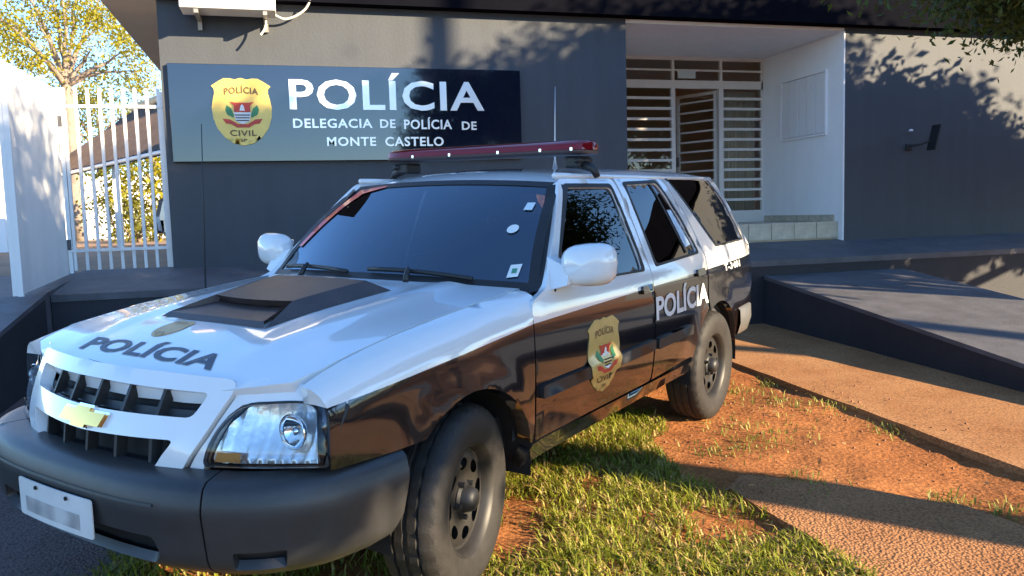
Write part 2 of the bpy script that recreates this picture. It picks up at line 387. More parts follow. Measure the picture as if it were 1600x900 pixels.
# raised platform in front of the wall (slopes gently up to it), with the two ramps
ZP0, ZP1, DP, DW = 0.932, 1.076, 7.55, 8.60
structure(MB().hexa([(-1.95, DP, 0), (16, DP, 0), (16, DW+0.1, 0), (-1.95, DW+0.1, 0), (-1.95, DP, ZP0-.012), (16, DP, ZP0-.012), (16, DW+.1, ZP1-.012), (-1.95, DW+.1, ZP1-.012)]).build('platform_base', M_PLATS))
structure(MB().hexa([(-1.95, DP-.012, ZP0-.06), (16, DP-.012, ZP0-.06), (16, DW+0.1, ZP1-.06), (-1.95, DW+0.1, ZP1-.06), (-1.95, DP-.012, ZP0), (16, DP-.012, ZP0), (16, DW+.1, ZP1), (-1.95, DW+.1, ZP1)]).build('platform', M_PLAT))
def ramp(name, a0, a1, d0, d1, z1):
    z0 = gz(a0, d0)
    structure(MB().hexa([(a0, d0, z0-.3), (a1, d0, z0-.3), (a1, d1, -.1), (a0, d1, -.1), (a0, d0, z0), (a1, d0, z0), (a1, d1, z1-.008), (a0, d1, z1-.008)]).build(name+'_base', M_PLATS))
    structure(MB().hexa([(a0-.004, d0, z0-.03), (a1+.004, d0, z0-.03), (a1+.004, d1, z1-.038), (a0-.004, d1, z1-.038), (a0-.004, d0, z0+.002), (a1+.004, d0, z0+.002), (a1+.004, d1, z1), (a0-.004, d1, z1)]).build(name, M_PLAT))
ramp('ramp', 4.88, 6.65, 2.0, DP-.013, 0.772)
ramp('driveway_ramp', -7.5, -1.955, 1.6, 7.40, 0.953)
structure(MB().hexa([(-7.5, 7.402, 0), (-1.957, 7.402, 0), (-1.957, 8.75, 0), (-7.5, 8.75, 0), (-7.5, 7.402, .953), (-1.957, 7.402, .953), (-1.957, 8.75, 1.05), (-7.5, 8.75, 1.05)]).build('driveway', M_PLAT))
M_YARD = pm('yard_earth', (0.30, 0.19, 0.12), 0.95, var=0.3, vscale=1.5, bump=0.4, bscale=20)
structure(MB().box(-60, -1.06, 8.752, 70, 0.3, 1.052).build('yard_ground', M_YARD))

# ------------------------------------------------------------------ police station
st = empty('police_station', (2.8, 8.6, 1.07)); tag(st, 'dark painted police station with white recessed entrance behind the police car', 'building')
def P_(mb, name, mat, par=st, **k):
    o = mb.build(name, mat, None, **k); o.parent = par; o.matrix_parent_inverse = par.matrix_world.inverted() if par.type != 'EMPTY' else Matrix.Translation(-Vector(par.location)); return o
ZT = 3.665
P_(MB().box(-1.11, 3.79, 8.6, 8.8, 0.2, ZT), 'front_wall', M_NAVY)
P_(MB().box(6.70, 14, 8.6, 8.8, 0.2, ZT), 'front_wall', M_NAVY)
P_(MB().box(-1.11, -0.91, 8.8, 13, 0.2, ZT), 'side_wall', M_NAVY)
P_(MB().box(3.63, 3.795, 8.803, 10.35, 0.6, ZT-.045), 'entrance_wall', M_WALLW)
P_(MB().box(6.68, 6.698, 8.60, 10.349, 1.05, ZT-.045), 'entrance_wall', M_WALLW)
P_(MB().box(3.63, 6.86, 8.62, 10.6, ZT-.043, ZT-.003), 'entrance_ceiling', M_WALLW)
P_(MB().box(-1.62, 14.5, 8.635, 13.6, ZT+.002, ZT+.14), 'roof', M_BEIGE)
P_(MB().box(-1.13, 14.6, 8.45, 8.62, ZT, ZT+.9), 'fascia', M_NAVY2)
# entrance floor, tiled step
M_TILE = pm('step_tile', (0.50, 0.44, 0.33), 0.35, var=0.25, vscale=9)
M_TILE2 = pm('floor_tile', (0.42, 0.36, 0.27), 0.3, var=0.2, vscale=5)
P_(MB().box(3.79, 6.70, 8.70, 13.9, 1.0, 1.298), 'entrance_floor', M_TILE2)
tile = None
for i in range(9):
    a = 3.80+i*0.3205
    if tile is None:
        tile = P_(MB().box(0, 0.312, 0, 0.018, 0, 0.205, bev=0.003), 'tile', M_TILE)
        tile.parent = st; tile.matrix_parent_inverse = Matrix.Identity(4); base = tile
        t = tile
    else:
        t = base.copy(); COL.objects.link(t)
    t.location = (a-2.8, 8.678-8.6, 1.098-1.07)
for i in range(6):
    t = base.copy(); COL.objects.link(t); t.rotation_euler = (0, 0, R(90)); t.location = (6.679-2.8, 8.75+i*0.26-8.6, 1.30-1.07); t.scale = (0.78, 1, 0.42)
# room behind the entrance
M_ROOM = pm('room_wall', (0.62, 0.54, 0.43), 0.9)
P_(MB().box(3.5, 9.5, 13.9, 14, 1.0, 3.6), 'room_wall', M_ROOM)
P_(MB().box(3.4, 3.5, 10.4, 14, 1.0, 3.6), 'room_wall', M_ROOM)
P_(MB().box(9.5, 9.6, 10.4, 14, 1.0, 3.6), 'room_wall', M_ROOM)
P_(MB().box(6.702, 9.5, 10.36, 10.5, 1.0, 3.6), 'room_wall', M_ROOM)
P_(MB().box(3.4, 9.6, 10.61, 14, ZT-.05, ZT-.01), 'room_ceiling', M_ROOM)
# glazed steel entrance: transom, two fixed sidelights, one open leaf
M_FRAME = pm('door_paint', (0.68, 0.64, 0.58), 0.45, var=0.06, vscale=8)
M_PANE = glass('door_glass', (1, 1, 1), (0.85, 0.85, 0.83), ior=1.4)
DD = 10.35
ent = P_(MB().box(3.79, 6.70, DD, DD+.06, 3.19, 3.30).box(3.79, 6.70, DD, DD+.06, 3.575, 3.622).box(3.79, 3.83, DD, DD+.06, 1.30, 3.19).box(6.655, 6.698, DD, DD+.06, 1.30, 3.575)
    .box(5.235, 5.295, DD+.002, DD+.062, 1.30, 3.19).box(5.975, 6.045, DD+.002, DD+.062, 1.30, 3.19)
    .box(5.245, 5.285, DD+.001, DD+.061, 3.30, 3.575).box(5.99, 6.03, DD+.001, DD+.061, 3.30, 3.575), 'door_frame', M_FRAME)
def ch(mb, name, mat, par):
    o = mb.build(name, mat); o.parent = par; return o
EO = Vector((0, 0, 0))
def barsrow(a0, a1, d, zs, par, mat=M_FRAME, h=0.036, t=0.02):
    for z in zs: ch(MB().box(a0, a1, d, d+t, z-h/2, z+h/2), 'bar', mat, par)
zrow = [3.053-0.1425*i for i in range(11)]
for (a0, a1) in ((3.83, 5.235), (6.045, 6.655)):
    sg = P_(MB().box(a0, a1, DD+.003, DD+.055, 1.30, 1.47), 'sidelight', M_FRAME)
    barsrow(a0, a1, DD-.005, zrow, sg)
    ch(MB().box(a0, a1, DD+.028, DD+.034, 1.47, 3.19), 'pane', M_PANE, sg)
tr = P_(MB().box(3.83, 6.655, DD-.004, DD+.02, 3.425, 3.45), 'transom', M_FRAME)
for (a0, a1) in ((3.83, 5.245), (5.285, 5.99), (6.03, 6.655)): ch(MB().box(a0, a1, DD+.03, DD+.036, 3.30, 3.575), 'pane', M_PANE, tr)
ch(MB().box(5.33, 5.60, DD-.012, DD-.005, 3.325, 3.435), 'small_sign', pm('small_sign', (0.55, 0.62, 0.60), 0.5), tr)
# open leaf, hinged on the right post and swung inwards
leafroot = Matrix.Translation((5.968, DD+.065, 1.30)) @ Matrix.Rotation(R(-62), 4, 'Z')
def leafpart(mb, name, mat, par=None):
    mb.V = [tuple(leafroot @ Vector(v)) for v in mb.V]
    return P_(mb, name, mat) if par is None else ch(mb, name, mat, par)
lw, lh = 0.68, 1.88
leaf = leafpart(MB().box(-lw, -lw+.045, 0, .035, .01, lh).box(-.045, 0, 0, .035, .01, lh).box(-lw+.045, -.045, 0, .035, .01, .17).box(-lw+.045, -.045, 0, .035, lh-.045, lh), 'door', M_FRAME)
for i in range(11): leafpart(MB().box(-lw+.04, -.04, -.006, .014, 1.755-.1425*i-.012, 1.755-.1425*i+.012), 'bar', M_FRAME, leaf)
leafpart(MB().box(-lw+.045, -.045, .018, .024, .17, lh-.045), 'pane', M_PANE, leaf)
leafpart(MB().box(-lw-.0, -lw+.05, -.05, -.001, .84, .98, bev=.006), 'handle', pm('handle_metal', (0.25, 0.25, 0.25), 0.35, metal=1), leaf)
# curtain inside
cv = []; cf = []
for i in range(80):
    a = 6.0+i*0.0088; y = 10.56+0.03*math.sin(i*0.9)+0.015*math.sin(i*0.37)
    cv += [(a, y, 1.45), (a, y, 3.18)]
for i in range(79): cf.append((2*i, 2*i+2, 2*i+3, 2*i+1))
cu = mk('curtain', cv, cf, pm('curtain_cloth', (0.74, 0.66, 0.50), 0.9, var=.1, vscale=3), None, True); tag(cu, 'beige curtain hanging inside behind the barred entrance glass', 'curtain')
so = cu.modifiers.new('s', 'SOLIDIFY'); so.thickness = 0.004

# notice board on the entrance side wall: five narrow white sheets in a frame
nb = empty('notice_board', (6.70, 9.4, 2.42)); tag(nb, 'white framed notice board of narrow sheets on the entrance side wall', 'notice board')
def L_(mb, name, mat, par, **k):
    o = mb.build(name, mat, None, **k); o.parent = par; o.matrix_parent_inverse = Matrix.Translation(-Vector(par.location)); return o
L_(MB().box(6.652, 6.679, 8.91, 8.935, 2.40, 3.22).box(6.652, 6.679, 9.87, 9.895, 2.40, 3.22).box(6.652, 6.679, 8.935, 9.87, 2.40, 2.425).box(6.652, 6.679, 8.935, 9.87, 3.195, 3.22), 'frame', M_WALLW, nb)
M_PAPER = pm('notice_sheet', (0.78, 0.77, 0.75), 0.7)
for i in range(5):
    y0 = 8.945+i*0.185
    L_(MB().box(6.660-.006*(i % 2), 6.6785, y0, y0+.17, 2.435, 3.185, bev=.002), 'sheet', M_PAPER, nb)
# black lamp fitting on the right-hand wall
lf = empty('wall_lamp', (7.72, 8.6, 2.3)); tag(lf, 'small black lamp fitting mounted on the dappled dark wall', 'wall lamp')
L_(MB().box(7.60, 7.68, 8.57, 8.599, 2.17, 2.25, bev=.006), 'base', M_PLAST, lf)
L_(MB().tube([(7.64, 8.58, 2.22), (7.70, 8.44, 2.23), (7.78, 8.38, 2.27)], .014), 'arm', M_PLAST, lf)
q = MB().box(-.012, .012, -.07, .07, -.16, .16, bev=.005); mm = Matrix.Translation((7.82, 8.36, 2.31)) @ Matrix.Rotation(R(15), 4, 'Y'); q.V = [tuple(mm @ Vector(v)) for v in q.V]
L_(q, 'lamp_head', M_PLAST, lf)
q = MB().lathe([(0.0, 0), (.022, .004), (.028, .012), (.02, .03), (0.001, .034)], 16, 'z'); mm = Matrix.Translation((7.645, 8.555, 2.40)); q.V = [tuple(mm @ Vector(v)) for v in q.V]
L_(q, 'sensor', pm('sensor_white', (0.7, 0.7, 0.7), 0.3), lf)

# ------------------------------------------------------------------ sign
M_SIGN = pm('sign_acrylic', (0.006, 0.008, 0.020), 0.06, coat=1.0, spec=0.6)
M_LET = pm('sign_letter_metal', (0.80, 0.80, 0.80), 0.28, metal=0.55)
sg = empty('police_sign', (0.74, 8.6, 2.1)); tag(sg, 'wide glossy black police sign with gold badge and silver letters', 'sign')
SG = Matrix.Translation(-Vector(sg.location))
def under(o, par, loc): o.parent = par; o.matrix_parent_inverse = Matrix.Translation(-Vector(loc)); return o
under(MB().box(-1.045, 2.52, 8.553, 8.599, 2.106, 3.058, bev=.004).build('panel', M_SIGN), sg, sg.location)
fs = lambda a, b: (a, 8.551, b)
def sign_text(s, box, bold, sp):
    # each word's letters stand a little proud of the panel
    under(text_on('lettering', s, box, fs, M_LET, None, bold=bold, spacing=sp, thick=0.012, tdir=(0, -1, 0)), sg, sg.location)
sign_text('POLÍCIA', (0.086, 2.617, 2.107, 3.0), 0.018, 1.08)
sign_text('DELEGACIA', (0.11, 2.435, 0.905, 2.53), 0.02, 1.1)
sign_text('DE', (0.985, 2.437, 1.145, 2.525), 0.02, 1.1)
sign_text('POLÍCIA', (1.235, 2.424, 1.745, 2.55), 0.02, 1.1)
sign_text('DE', (1.855, 2.418, 2.015, 2.506), 0.02, 1.1)
sign_text('MONTE', (0.437, 2.252, 0.935, 2.345), 0.02, 1.1)
sign_text('CASTELO', (1.03, 2.248, 1.65, 2.345), 0.02, 1.1)
def badge_outline():
    h = [(0, 1.0), (.20, .955), (.37, .985), (.56, .985), (.74, .90), (.985, .76), (.90, .68), (.89, .55), (.95, .35), (1.0, .12), (.97, -.18), (.86, -.48), (.62, -.76), (.34, -.93), (0, -1.0)]
    return [(x, y) for x, y in h] + [(-x, y) for x, y in reversed(h[1:-1])]
M_BADGE = pm('badge_yellow', (0.72, 0.50, 0.10), 0.4, metal=0.15, var=0.08, vscale=12, coat=0.3)
M_BRED = pm('badge_red', (0.52, 0.05, 0.025), 0.5); M_BGRN = pm('badge_green', (0.04, 0.22, 0.09), 0.5); M_BWHT = pm('badge_white', (0.75, 0.75, 0.72), 0.5); M_BBRN = pm('badge_brown', (0.12, 0.06, 0.02), 0.5); M_BBLK = pm('badge_black', (0.02, 0.02, 0.02), 0.5)
def badge(par, fix, fmap, lift, full=True, flipx=False, outv=(0, -1, 0), goldm=None, bump=0.0):
    """shield emblem; fmap(u,v,h): u,v in -1..1, h = height off the surface"""
    def pn(name, poly, mat, h, p_, dep=0.0):
        return fix(panel(name, poly, lambda u, v: fmap(u, v, h), outv, mat, None, sp=0.16, depth=dep, flipx=flipx), p_)
    g = goldm or M_BADGE
    rt = pn('badge', [(x*.99, y*.99) for x, y in badge_outline()], g, lift, par, dep=lift*0.8)
    S = 0.0035 if lift > 0.004 else 0.0014
    def pc(name, poly, mat, k): return fix(panel(name, poly, lambda u, v: fmap(u, v, lift+S*k), outv, mat, None, sp=0.3, depth=0.0, flipx=flipx), rt)
    if full:
        pc('leaf_branch', [(-.50, .20), (-.36, .10), (-.28, -.10), (-.30, -.18), (-.50, -.08), (-.56, .06)], M_BGRN, 1)
        pc('leaf_branch', [(.50, .20), (.36, .10), (.28, -.10), (.30, -.18), (.50, -.08), (.56, .06)], M_BGRN, 1)
        pc('ribbon', [(-.66, -.20), (-.42, -.22), (-.16, -.36), (.16, -.36), (.42, -.22), (.66, -.20), (.56, -.34), (.40, -.36), (.20, -.46), (-.20, -.46), (-.40, -.36), (-.56, -.34)], M_BRED, 1.4)
        pc('crest', [(-.26, .24), (.26, .24), (.28, -.05), (.22, -.28), (0, -.36), (-.22, -.28), (-.28, -.05)], M_BWHT, 2)
        pc('crest_field', [(-.40, .30), (-.24, .27), (.24, .27), (.40, .30), (.27, .18), (.27, -.01), (-.27, -.01), (-.27, .18)], M_BRED, 3)
        pc('crest_star', [(-.09, .03), (-.05, .17), (0, .22), (.05, .17), (.09, .03)], M_BWHT, 4)
        for k in range(3): pc('crest_stripe', [(-.25+.02*k, -.08-.08*k), (.25-.02*k, -.08-.08*k), (.245-.02*k, -.11-.08*k), (-.245+.02*k, -.11-.08*k)], M_BBLK, 3)
    arch = lambda u, v: fmap(u, v+0.06-0.16*u*u, lift+S*2)
    t = text_on('lettering', 'POLÍCIA', (-.56, .48, .56, .72), arch, M_BBRN, None, bold=0.015, spacing=1.1, flipx=flipx); fix(t, rt)
    dip = lambda u, v: fmap(u, v+0.10*u*u, lift+S*2)
    t = text_on('lettering', 'CIVIL', (-.44, -.72, .44, -.54), dip, M_BBRN, None, bold=0.015, spacing=1.1, flipx=flipx); fix(t, rt)
    t = text_on('lettering', 'SP', (-.12, -.88, .12, -.79), dip, M_BBRN, None, bold=0.02, flipx=flipx); fix(t, rt)
    return rt
def fix_sign(o, p_):
    if p_ is sg: return under(o, sg, sg.location)
    o.parent = p_; return o
badge(sg, fix_sign, lambda u, v, h: (-0.372+0.287*u, 8.552-h, 2.592+0.334*v), 0.02)

# ------------------------------------------------------------------ air conditioner on the wall, top left
ac = empty('air_conditioner', (-0.44, 8.6, 3.50)); tag(ac, 'white air conditioner unit bracketed to the wall above the police sign', 'air conditioner')
M_ACW = pm('ac_white', (0.78, 0.76, 0.70), 0.45, var=0.05)
L_(MB().box(-0.865, -0.0, 8.20, 8.50, 3.505, 4.05, bev=.012), 'casing', M_ACW, ac)
for i in range(9): L_(MB().box(-.80, -.30, 8.19, 8.1995, 3.60+i*.045, 3.62+i*.045), 'grille_slat', M_ACW, ac)
for a in (-.74, -.12): L_(MB().box(a, a+.04, 8.22, 8.599, 3.465, 3.503).box(a, a+.04, 8.56, 8.599, 3.38, 3.465), 'bracket', pm('bracket_metal', (0.35, 0.32, 0.28), 0.5, metal=0.6), ac)
hp = catmull([(-.10, 8.42, 3.50), (-.10, 8.40, 3.42), (-.12, 8.38, 3.36), (-.155, 8.37, 3.31)], 5)
L_(MB().tube(hp, .011), 'drain_hose', pm('hose_white', (0.62, 0.58, 0.50), 0.5), ac)
hp = catmull([(-.02, 8.45, 3.53), (.08, 8.5, 3.50), (.20, 8.5, 3.54), (.30, 8.48, 3.62), (.36, 8.44, 3.75)], 6)
L_(MB().tube(hp, .012), 'cable', pm('hose_white', (0.62, 0.58, 0.50), 0.5), ac)

# ------------------------------------------------------------------ gate and sheet-metal gate panel
gp = empty('gate_panel', (-2.05, 7.8, 1.0)); tag(gp, 'tall white sheet metal gate panel standing beside the barred gate', 'gate panel')
L_(MB().hexa([(-2.065, 7.13, .98), (-2.035, 7.13, .98), (-2.035, 8.55, 1.05), (-2.065, 8.55, 1.05), (-2.065, 7.13, 2.785), (-2.035, 7.13, 2.785), (-2.035, 8.55, 2.80), (-2.065, 8.55, 2.80)]), 'sheet', M_GATEW, gp)
L_(MB().box(-2.10, -2.066, 7.10, 7.14, .97, 2.79).box(-2.10, -2.066, 7.30, 7.33, .97, 2.70), 'frame', M_GATEW, gp)
L_(MB().box(-2.064, -2.024, 7.095, 7.128, .965, 2.79), 'edge_post', M_GATEW, gp)
for z in (1.28, 2.45): L_(MB().box(-2.045, -2.010, 8.55, 8.60, z, z+.10), 'hinge', pm('hinge_metal', (0.12, 0.12, 0.13), 0.5, metal=0.7), gp)
gt = empty('barred_gate', (-1.6, 8.70, 1.06)); tag(gt, 'white steel gate of tall vertical bars beside the station wall', 'gate')
for i in range(9):
    a = -2.005+i*0.1055
    L_(MB().box(a-.014, a+.014, 8.686, 8.714, 1.075, 2.83), 'bar', M_GATEW, gt)
for z in (1.27, 2.655): L_(MB().box(-2.035, -1.125, 8.672, 8.6855, z-.015, z+.015), 'rail', M_GATEW, gt)
L_(MB().box(-2.06, -2.024, 8.68, 8.72, 1.05, 2.83), 'gate_post', M_GATEW, gt)
L_(MB().box(-1.150, -1.118, 8.68, 8.72, 1.05, 2.80), 'gate_post', M_GATEW, gt)

# ------------------------------------------------------------------ police car
# built in the car's own frame: x = back from the front axle line, y = car's left, z = up (flipx turns x into Blender's forward X)
car = empty('police_suv'); tag(car, 'black and white police suv parked in front of the station with red light bar', 'car')
mc = Matrix.Identity(4)
for i, col in enumerate([(-0.75091095, -0.66020739, -0.01609223), (0.66038566, -0.75048875, -0.02564003), (0.0048507, -0.02988045, 0.99954171)]):
    for k in range(3): mc[k][i] = col[k]
mc[0][3], mc[1][3], mc[2][3] = -0.06720591, 3.39613527, 0.07925605
car.matrix_world = mc
def cp(mb, name, mat, par=None, **k): 
    return mb.build(name, mat, par or car, flipx=True, **k)
AX_F, AX_R, WZ, WR = 0.115, 2.79, 0.39, 0.352
_W = smooth_interp([-0.70, -0.5, -0.2, 0.3, 0.9, 1.7, 2.6, 3.2, 3.55, 3.75], [0.845, 0.868, 0.884, 0.889, 0.888, 0.889, 0.884, 0.868, 0.845, 0.815])
_G = smooth_interp([.36, .46, .56, .66, .76, .9, 1.0, 1.07, 1.13, 1.25, 1.4, 1.53, 1.585, 1.62], [-.075, -.035, -.013, -.003, 0, -.002, -.008, -.020, -.040, -.088, -.152, -.213, -.25, -.30])
def flare(x, z):
    f = 0
    for ax in (AX_F, AX_R):
        r = math.hypot(x-ax, z-WZ); f = max(f, 0.014*math.exp(-((r-0.43)/0.055)**2))
    return f if z > .5 else f*0.8
def S(x, z, s=1): return (x, s*(_W(x)+_G(z)+flare(x, z)), z)
def F(*a): pass
def side(name, outline, mat, s, holes=(), sp=0.05, depth=0.035, off=0.0, par=None):
    return panel(name, outline, lambda x, z: S(x, z, s), (0, s, 0), mat, par or car, holes=holes, sp=sp, depth=depth, flipx=True, off=off)
def arc(cx, cz, r, a0, a1, n=14): return [(cx+r*math.cos(R(a0+(a1-a0)*i/n)), cz+r*math.sin(R(a0+(a1-a0)*i/n))) for i in range(n+1)]
# hood edge height along x, used by fender top and hood
zE = smooth_interp([-.66, -.56, -.44, -.2, .17, .4, .7], [.915, .958, .992, 1.035, 1.075, 1.095, 1.115])
YH = 0.765
def FEN(x, t, s=1):
    """fender skin: side wall that rolls over to the hood edge (t continues past the shoulder)"""
    ze = zE(x); t0 = ze-.10
    if t <= t0: return S(x, t, s)
    th = min((t-t0)/.15, 1)*math.pi/2; y0 = S(x, t0, 1)[1]
    return (x, s*(YH+(y0-YH)*math.cos(th)), t0+.10*math.sin(th))
for s in (1, -1):
    # front fender
    top = [(x, zE(x)+.05) for x in np.linspace(.62, -.572, 14)]
    fo = [(.535, .50)]+[(.545, .80), (.545, 1.0), (.62, 1.10)]+top+[(-.556, .90), (-.558, .712), (-.30, .70)]+arc(AX_F, WZ, .418, 131, 16)
    panel('fender', fo, lambda x, t: FEN(x, t, s), (0, s, .3), M_TT, car, sp=0.05, depth=0.06, flipx=True)
    # front door with its window opening, rear door, quarter panel
    wf = roundpoly([(.80, 1.122), (1.672, 1.108), (1.668, 1.532), (1.190, 1.532)], .035)
    fd = roundpoly([(.556, .495), (1.752, .505), (1.760, 1.10), (1.742, 1.578), (1.16, 1.575), (.70, 1.115), (.552, 1.07)], .03)
    d = side('front_door', fd, M_TT, s, [wf])
    side('window', roundpoly([(.80, 1.122), (1.672, 1.108), (1.668, 1.532), (1.190, 1.532)], .035), M_TINT, s, off=-.010, depth=0, par=d)
    side('window_seal', roundpoly([(.775, 1.114), (1.70, 1.096), (1.690, 1.552), (1.180, 1.552)], .03), M_PLAST, s, [wf], sp=.08, off=.0025, depth=.006, par=d)
    wr = roundpoly([(1.860, 1.120), (2.507, 1.143), (2.42, 1.36), (2.305, 1.556), (1.857, 1.545)], .035)
    rd = [(1.772, .505), (2.335, .53)]+arc(AX_R, WZ, .455, 163, 118)+[(2.60, .98), (2.615, 1.10), (2.54, 1.36), (2.40, 1.590), (1.768, 1.580)]
    d2 = side('rear_door', rd, M_TT, s, [wr])
    side('window', wr, M_TINT, s, off=-.010, depth=0, par=d2)
    side('window_seal', roundpoly([(1.838, 1.106), (2.535, 1.130), (2.445, 1.37), (2.318, 1.574), (1.838, 1.562)], .03), M_PLAST, s, [wr], sp=.08, off=.0025, depth=.006, par=d2)
    side('window_divider', [(2.335, 1.15), (2.358, 1.15), (2.228, 1.55), (2.205, 1.55)], M_PLAST, s, sp=.1, depth=.004, off=-.004, par=d2)
    wq = roundpoly([(2.900, 1.160), (3.53, 1.168), (3.40, 1.42), (3.26, 1.585), (2.505, 1.585)], .03)
    qp = [(2.415, 1.594), (2.555, 1.36), (2.632, 1.10), (2.617, .97), (2.604, .80)]+arc(AX_R, WZ, .42, 115, 12)+[(3.30, .56), (3.66, .60), (3.70, .90), (3.685, 1.12), (3.56, 1.36), (3.40, 1.60)]
    q3 = side('quarter_panel', qp, M_TT, s, [wq])
    side('window', wq, M_TINT, s, off=-.004, depth=0, par=q3)
    side('window_seal', roundpoly([(2.87, 1.148), (3.56, 1.156), (3.42, 1.43), (3.275, 1.60), (2.475, 1.60)], .03), M_PLAST, s, [wq], sp=.08, off=.003, depth=.006, par=q3)
    # sill and rubbing strips
    side('sill', [(.50, .40), (2.42, .43), (2.40, .492), (.55, .486)], M_BLACKP, s, sp=.1, depth=.05)
    for (x0, x1, nm) in ((.585, 1.742, 'side_moulding'), (1.785, 2.30, 'side_moulding')):
        side(nm, roundpoly([(x0, .672), (x1, .676), (x1, .732), (x0, .728)], .012, 3), M_PLAST, s, sp=.1, depth=.02, off=.018)
    for (x0, z0) in ((1.60, .985), (2.40, 1.0)):
        side('door_handle', roundpoly([(x0, z0), (x0+.13, z0+.004), (x0+.13, z0+.045), (x0, z0+.041)], .012, 3), M_BLACKP, s, sp=.05, depth=.02, off=.016)
    # wheel arch liners
    for ax in (AX_F, AX_R):
        mb = MB(); n = 22; V = []
        for i in range(n+1):
            t = R(-5+190*i/n)
            for y in (.40, .862): V.append((ax+.432*math.cos(t), s*y, WZ+.432*math.sin(t)))
        mb.add(V, [(2*i, 2*i+1, 2*i+3, 2*i+2) for i in range(n)])
        c = len(mb.V); mb.add([(ax, s*.40, WZ)]+[(ax+.432*math.cos(R(-5+190*i/n)), s*.40, WZ+.432*math.sin(R(-5+190*i/n))) for i in range(n+1)], [(0, i+1, i+2) for i in range(n)])
        mb.build('wheel_arch_liner', M_DARK, car, smooth=True, flipx=True, recalc=False)
    # front flap edge of the wheel arch, dusty
    # A pillar: black outer strip along the glass
    V = []
    for t in np.linspace(0, 1, 12):
        x = .70+(1.150-.70)*t; z = 1.105+(1.552-1.105)*t; y = .806-(.806-.640)*t**1.1
        V.append(((x-.035, y-.025, z-.012), (x+.0, y+.022, z+.0), (x+.06, S(x+.06, z-.012)[1]+.004, z-.012)))
    vv = [(p[0], s*p[1], p[2]) for r_ in V for p in r_]; ff = []
    for i in range(11):
        for k in range(2): ff.append((i*3+k, i*3+k+1, (i+1)*3+k+1, (i+1)*3+k))
    MB().add(vv, ff).build('a_pillar', M_PLAST, car, smooth=True, flipx=True)
    # mirror
    mb = MB(); pr = []
    n = 20; rows = 10
    for j in range(rows+1):
        ph = math.pi*j/rows
        for i in range(n):
            th = 2*math.pi*i/n
            sx = abs(math.cos(th))**.62*math.copysign(1, math.cos(th))*math.sin(ph)**.5; sz = abs(math.sin(th))**.62*math.copysign(1, math.sin(th))*math.sin(ph)**.5
            dep = -math.cos(ph)
            x = .835+.075*(dep if dep < 0 else dep*.9); yy = (.985+.125*sx) if s > 0 else (.955+.105*sx); zz = (1.205 if s > 0 else 1.222)+.092*sz+.010*sx
            pr.append((x, s*yy, zz))
    mb.add(pr, [(j*n+i, j*n+(i+1) % n, (j+1)*n+(i+1) % n, (j+1)*n+i) for j in range(rows) for i in range(n)])
    mr_ = cp(mb, 'mirror', M_WHITE, smooth=True)
    MB().add([(.72, s*.845, 1.10), (.90, s*.842, 1.115), (.86, s*.80, 1.24), (.80, s*.80, 1.235), (.74, s*.93, 1.125), (.86, s*.93, 1.135), (.84, s*.92, 1.19), (.78, s*.92, 1.19)],
             [(0, 1, 5, 4), (1, 2, 6, 5), (2, 3, 7, 6), (3, 0, 4, 7), (0, 3, 2, 1), (4, 5, 6, 7)]).build('mirror_arm', M_WHITE, mr_, flipx=True)
    mb = MB().box(.895, .907, s*.97-.085, s*.97+.085, 1.145, 1.275, bev=.004); cp(mb, 'mirror_glass', M_CHROME, mr_)

# roof
def ROOF(x, y):
    zc = lerp([1.10, 1.15, 1.22, 1.35, 1.6, 2.2, 3.0, 3.35, 3.5, 3.62], [1.556, 1.574, 1.597, 1.625, 1.645, 1.658, 1.655, 1.64, 1.622, 1.60], x)
    return (x, y, zc-.042*(abs(y)/.63)**2.4-.03*max(0, (abs(y)-.56)/.08)**2)
rf = [(1.165-.012*(1-(y/.62)**2), y) for y in np.linspace(-.625, .625, 15)]+[(2.3, .638), (3.42, .625), (3.60, .50), (3.62, 0), (3.60, -.50), (3.42, -.625), (2.3, -.638)]
panel('roof', rf, ROOF, (0, 0, 1), M_WHITE, car, sp=.07, depth=.05, flipx=True)
for s in (1, -1):   # gutter rail joining roof and door frames
    pts = [(x, s*(S(x, 1.592)[1]-.004), 1.588) for x in np.linspace(1.17, 3.40, 14)]
    cp(MB().tube(pts, .016, 8), 'roof_rail', M_WHITE, smooth=True)
# windshield
def WS(y, t):
    y_ = y
    xb = .70-.20*(1-(y_/.81)**2); zb = 1.10+.032*(1-(y_/.81)**2)
    xt = 1.165-.03*(1-(y_/.65)**2) if abs(y_) < .65 else 1.165; zt = 1.548+.024*(1-min(1, abs(y_)/.65)**2)
    b = .055*math.sin(math.pi*t)*0.35
    return (xb+(xt-xb)*t-b*.7, y_, zb+(zt-zb)*t+b*.7)
wsp = [(-.80, 0.0), (-.4, 0.0), (0, 0.0), (.4, 0.0), (.80, 0.0), (.725, .5), (.645, 1.0), (.3, 1.0), (0, 1.0), (-.3, 1.0), (-.645, 1.0), (-.725, .5)]
panel('windshield', wsp, WS, (-1, 0, 1), M_WIND, car, sp=.06, depth=0, flipx=True)
wi = [(y*.965, .035+t*.935) for y, t in wsp]
ws_seal = panel('windshield_seal', [(y*1.02, t*1.03-.015) for y, t in wsp], WS, (-1, 0, 1), M_PLAST, car, holes=[[(y*.955, .055+t*.905) for y, t in wsp]], sp=.06, depth=.01, flipx=True, off=.004)
WSO = lambda y, t, h: tuple(np.array(WS(y, t))+np.array((-.69, 0, .72))*h)
M_STK = pm('sticker_pale', (0.60, 0.68, 0.70), 0.5); M_STK2 = pm('sticker_white', (0.72, 0.74, 0.72), 0.5); M_STKG = pm('sticker_green', (0.05, 0.25, 0.15), 0.5)
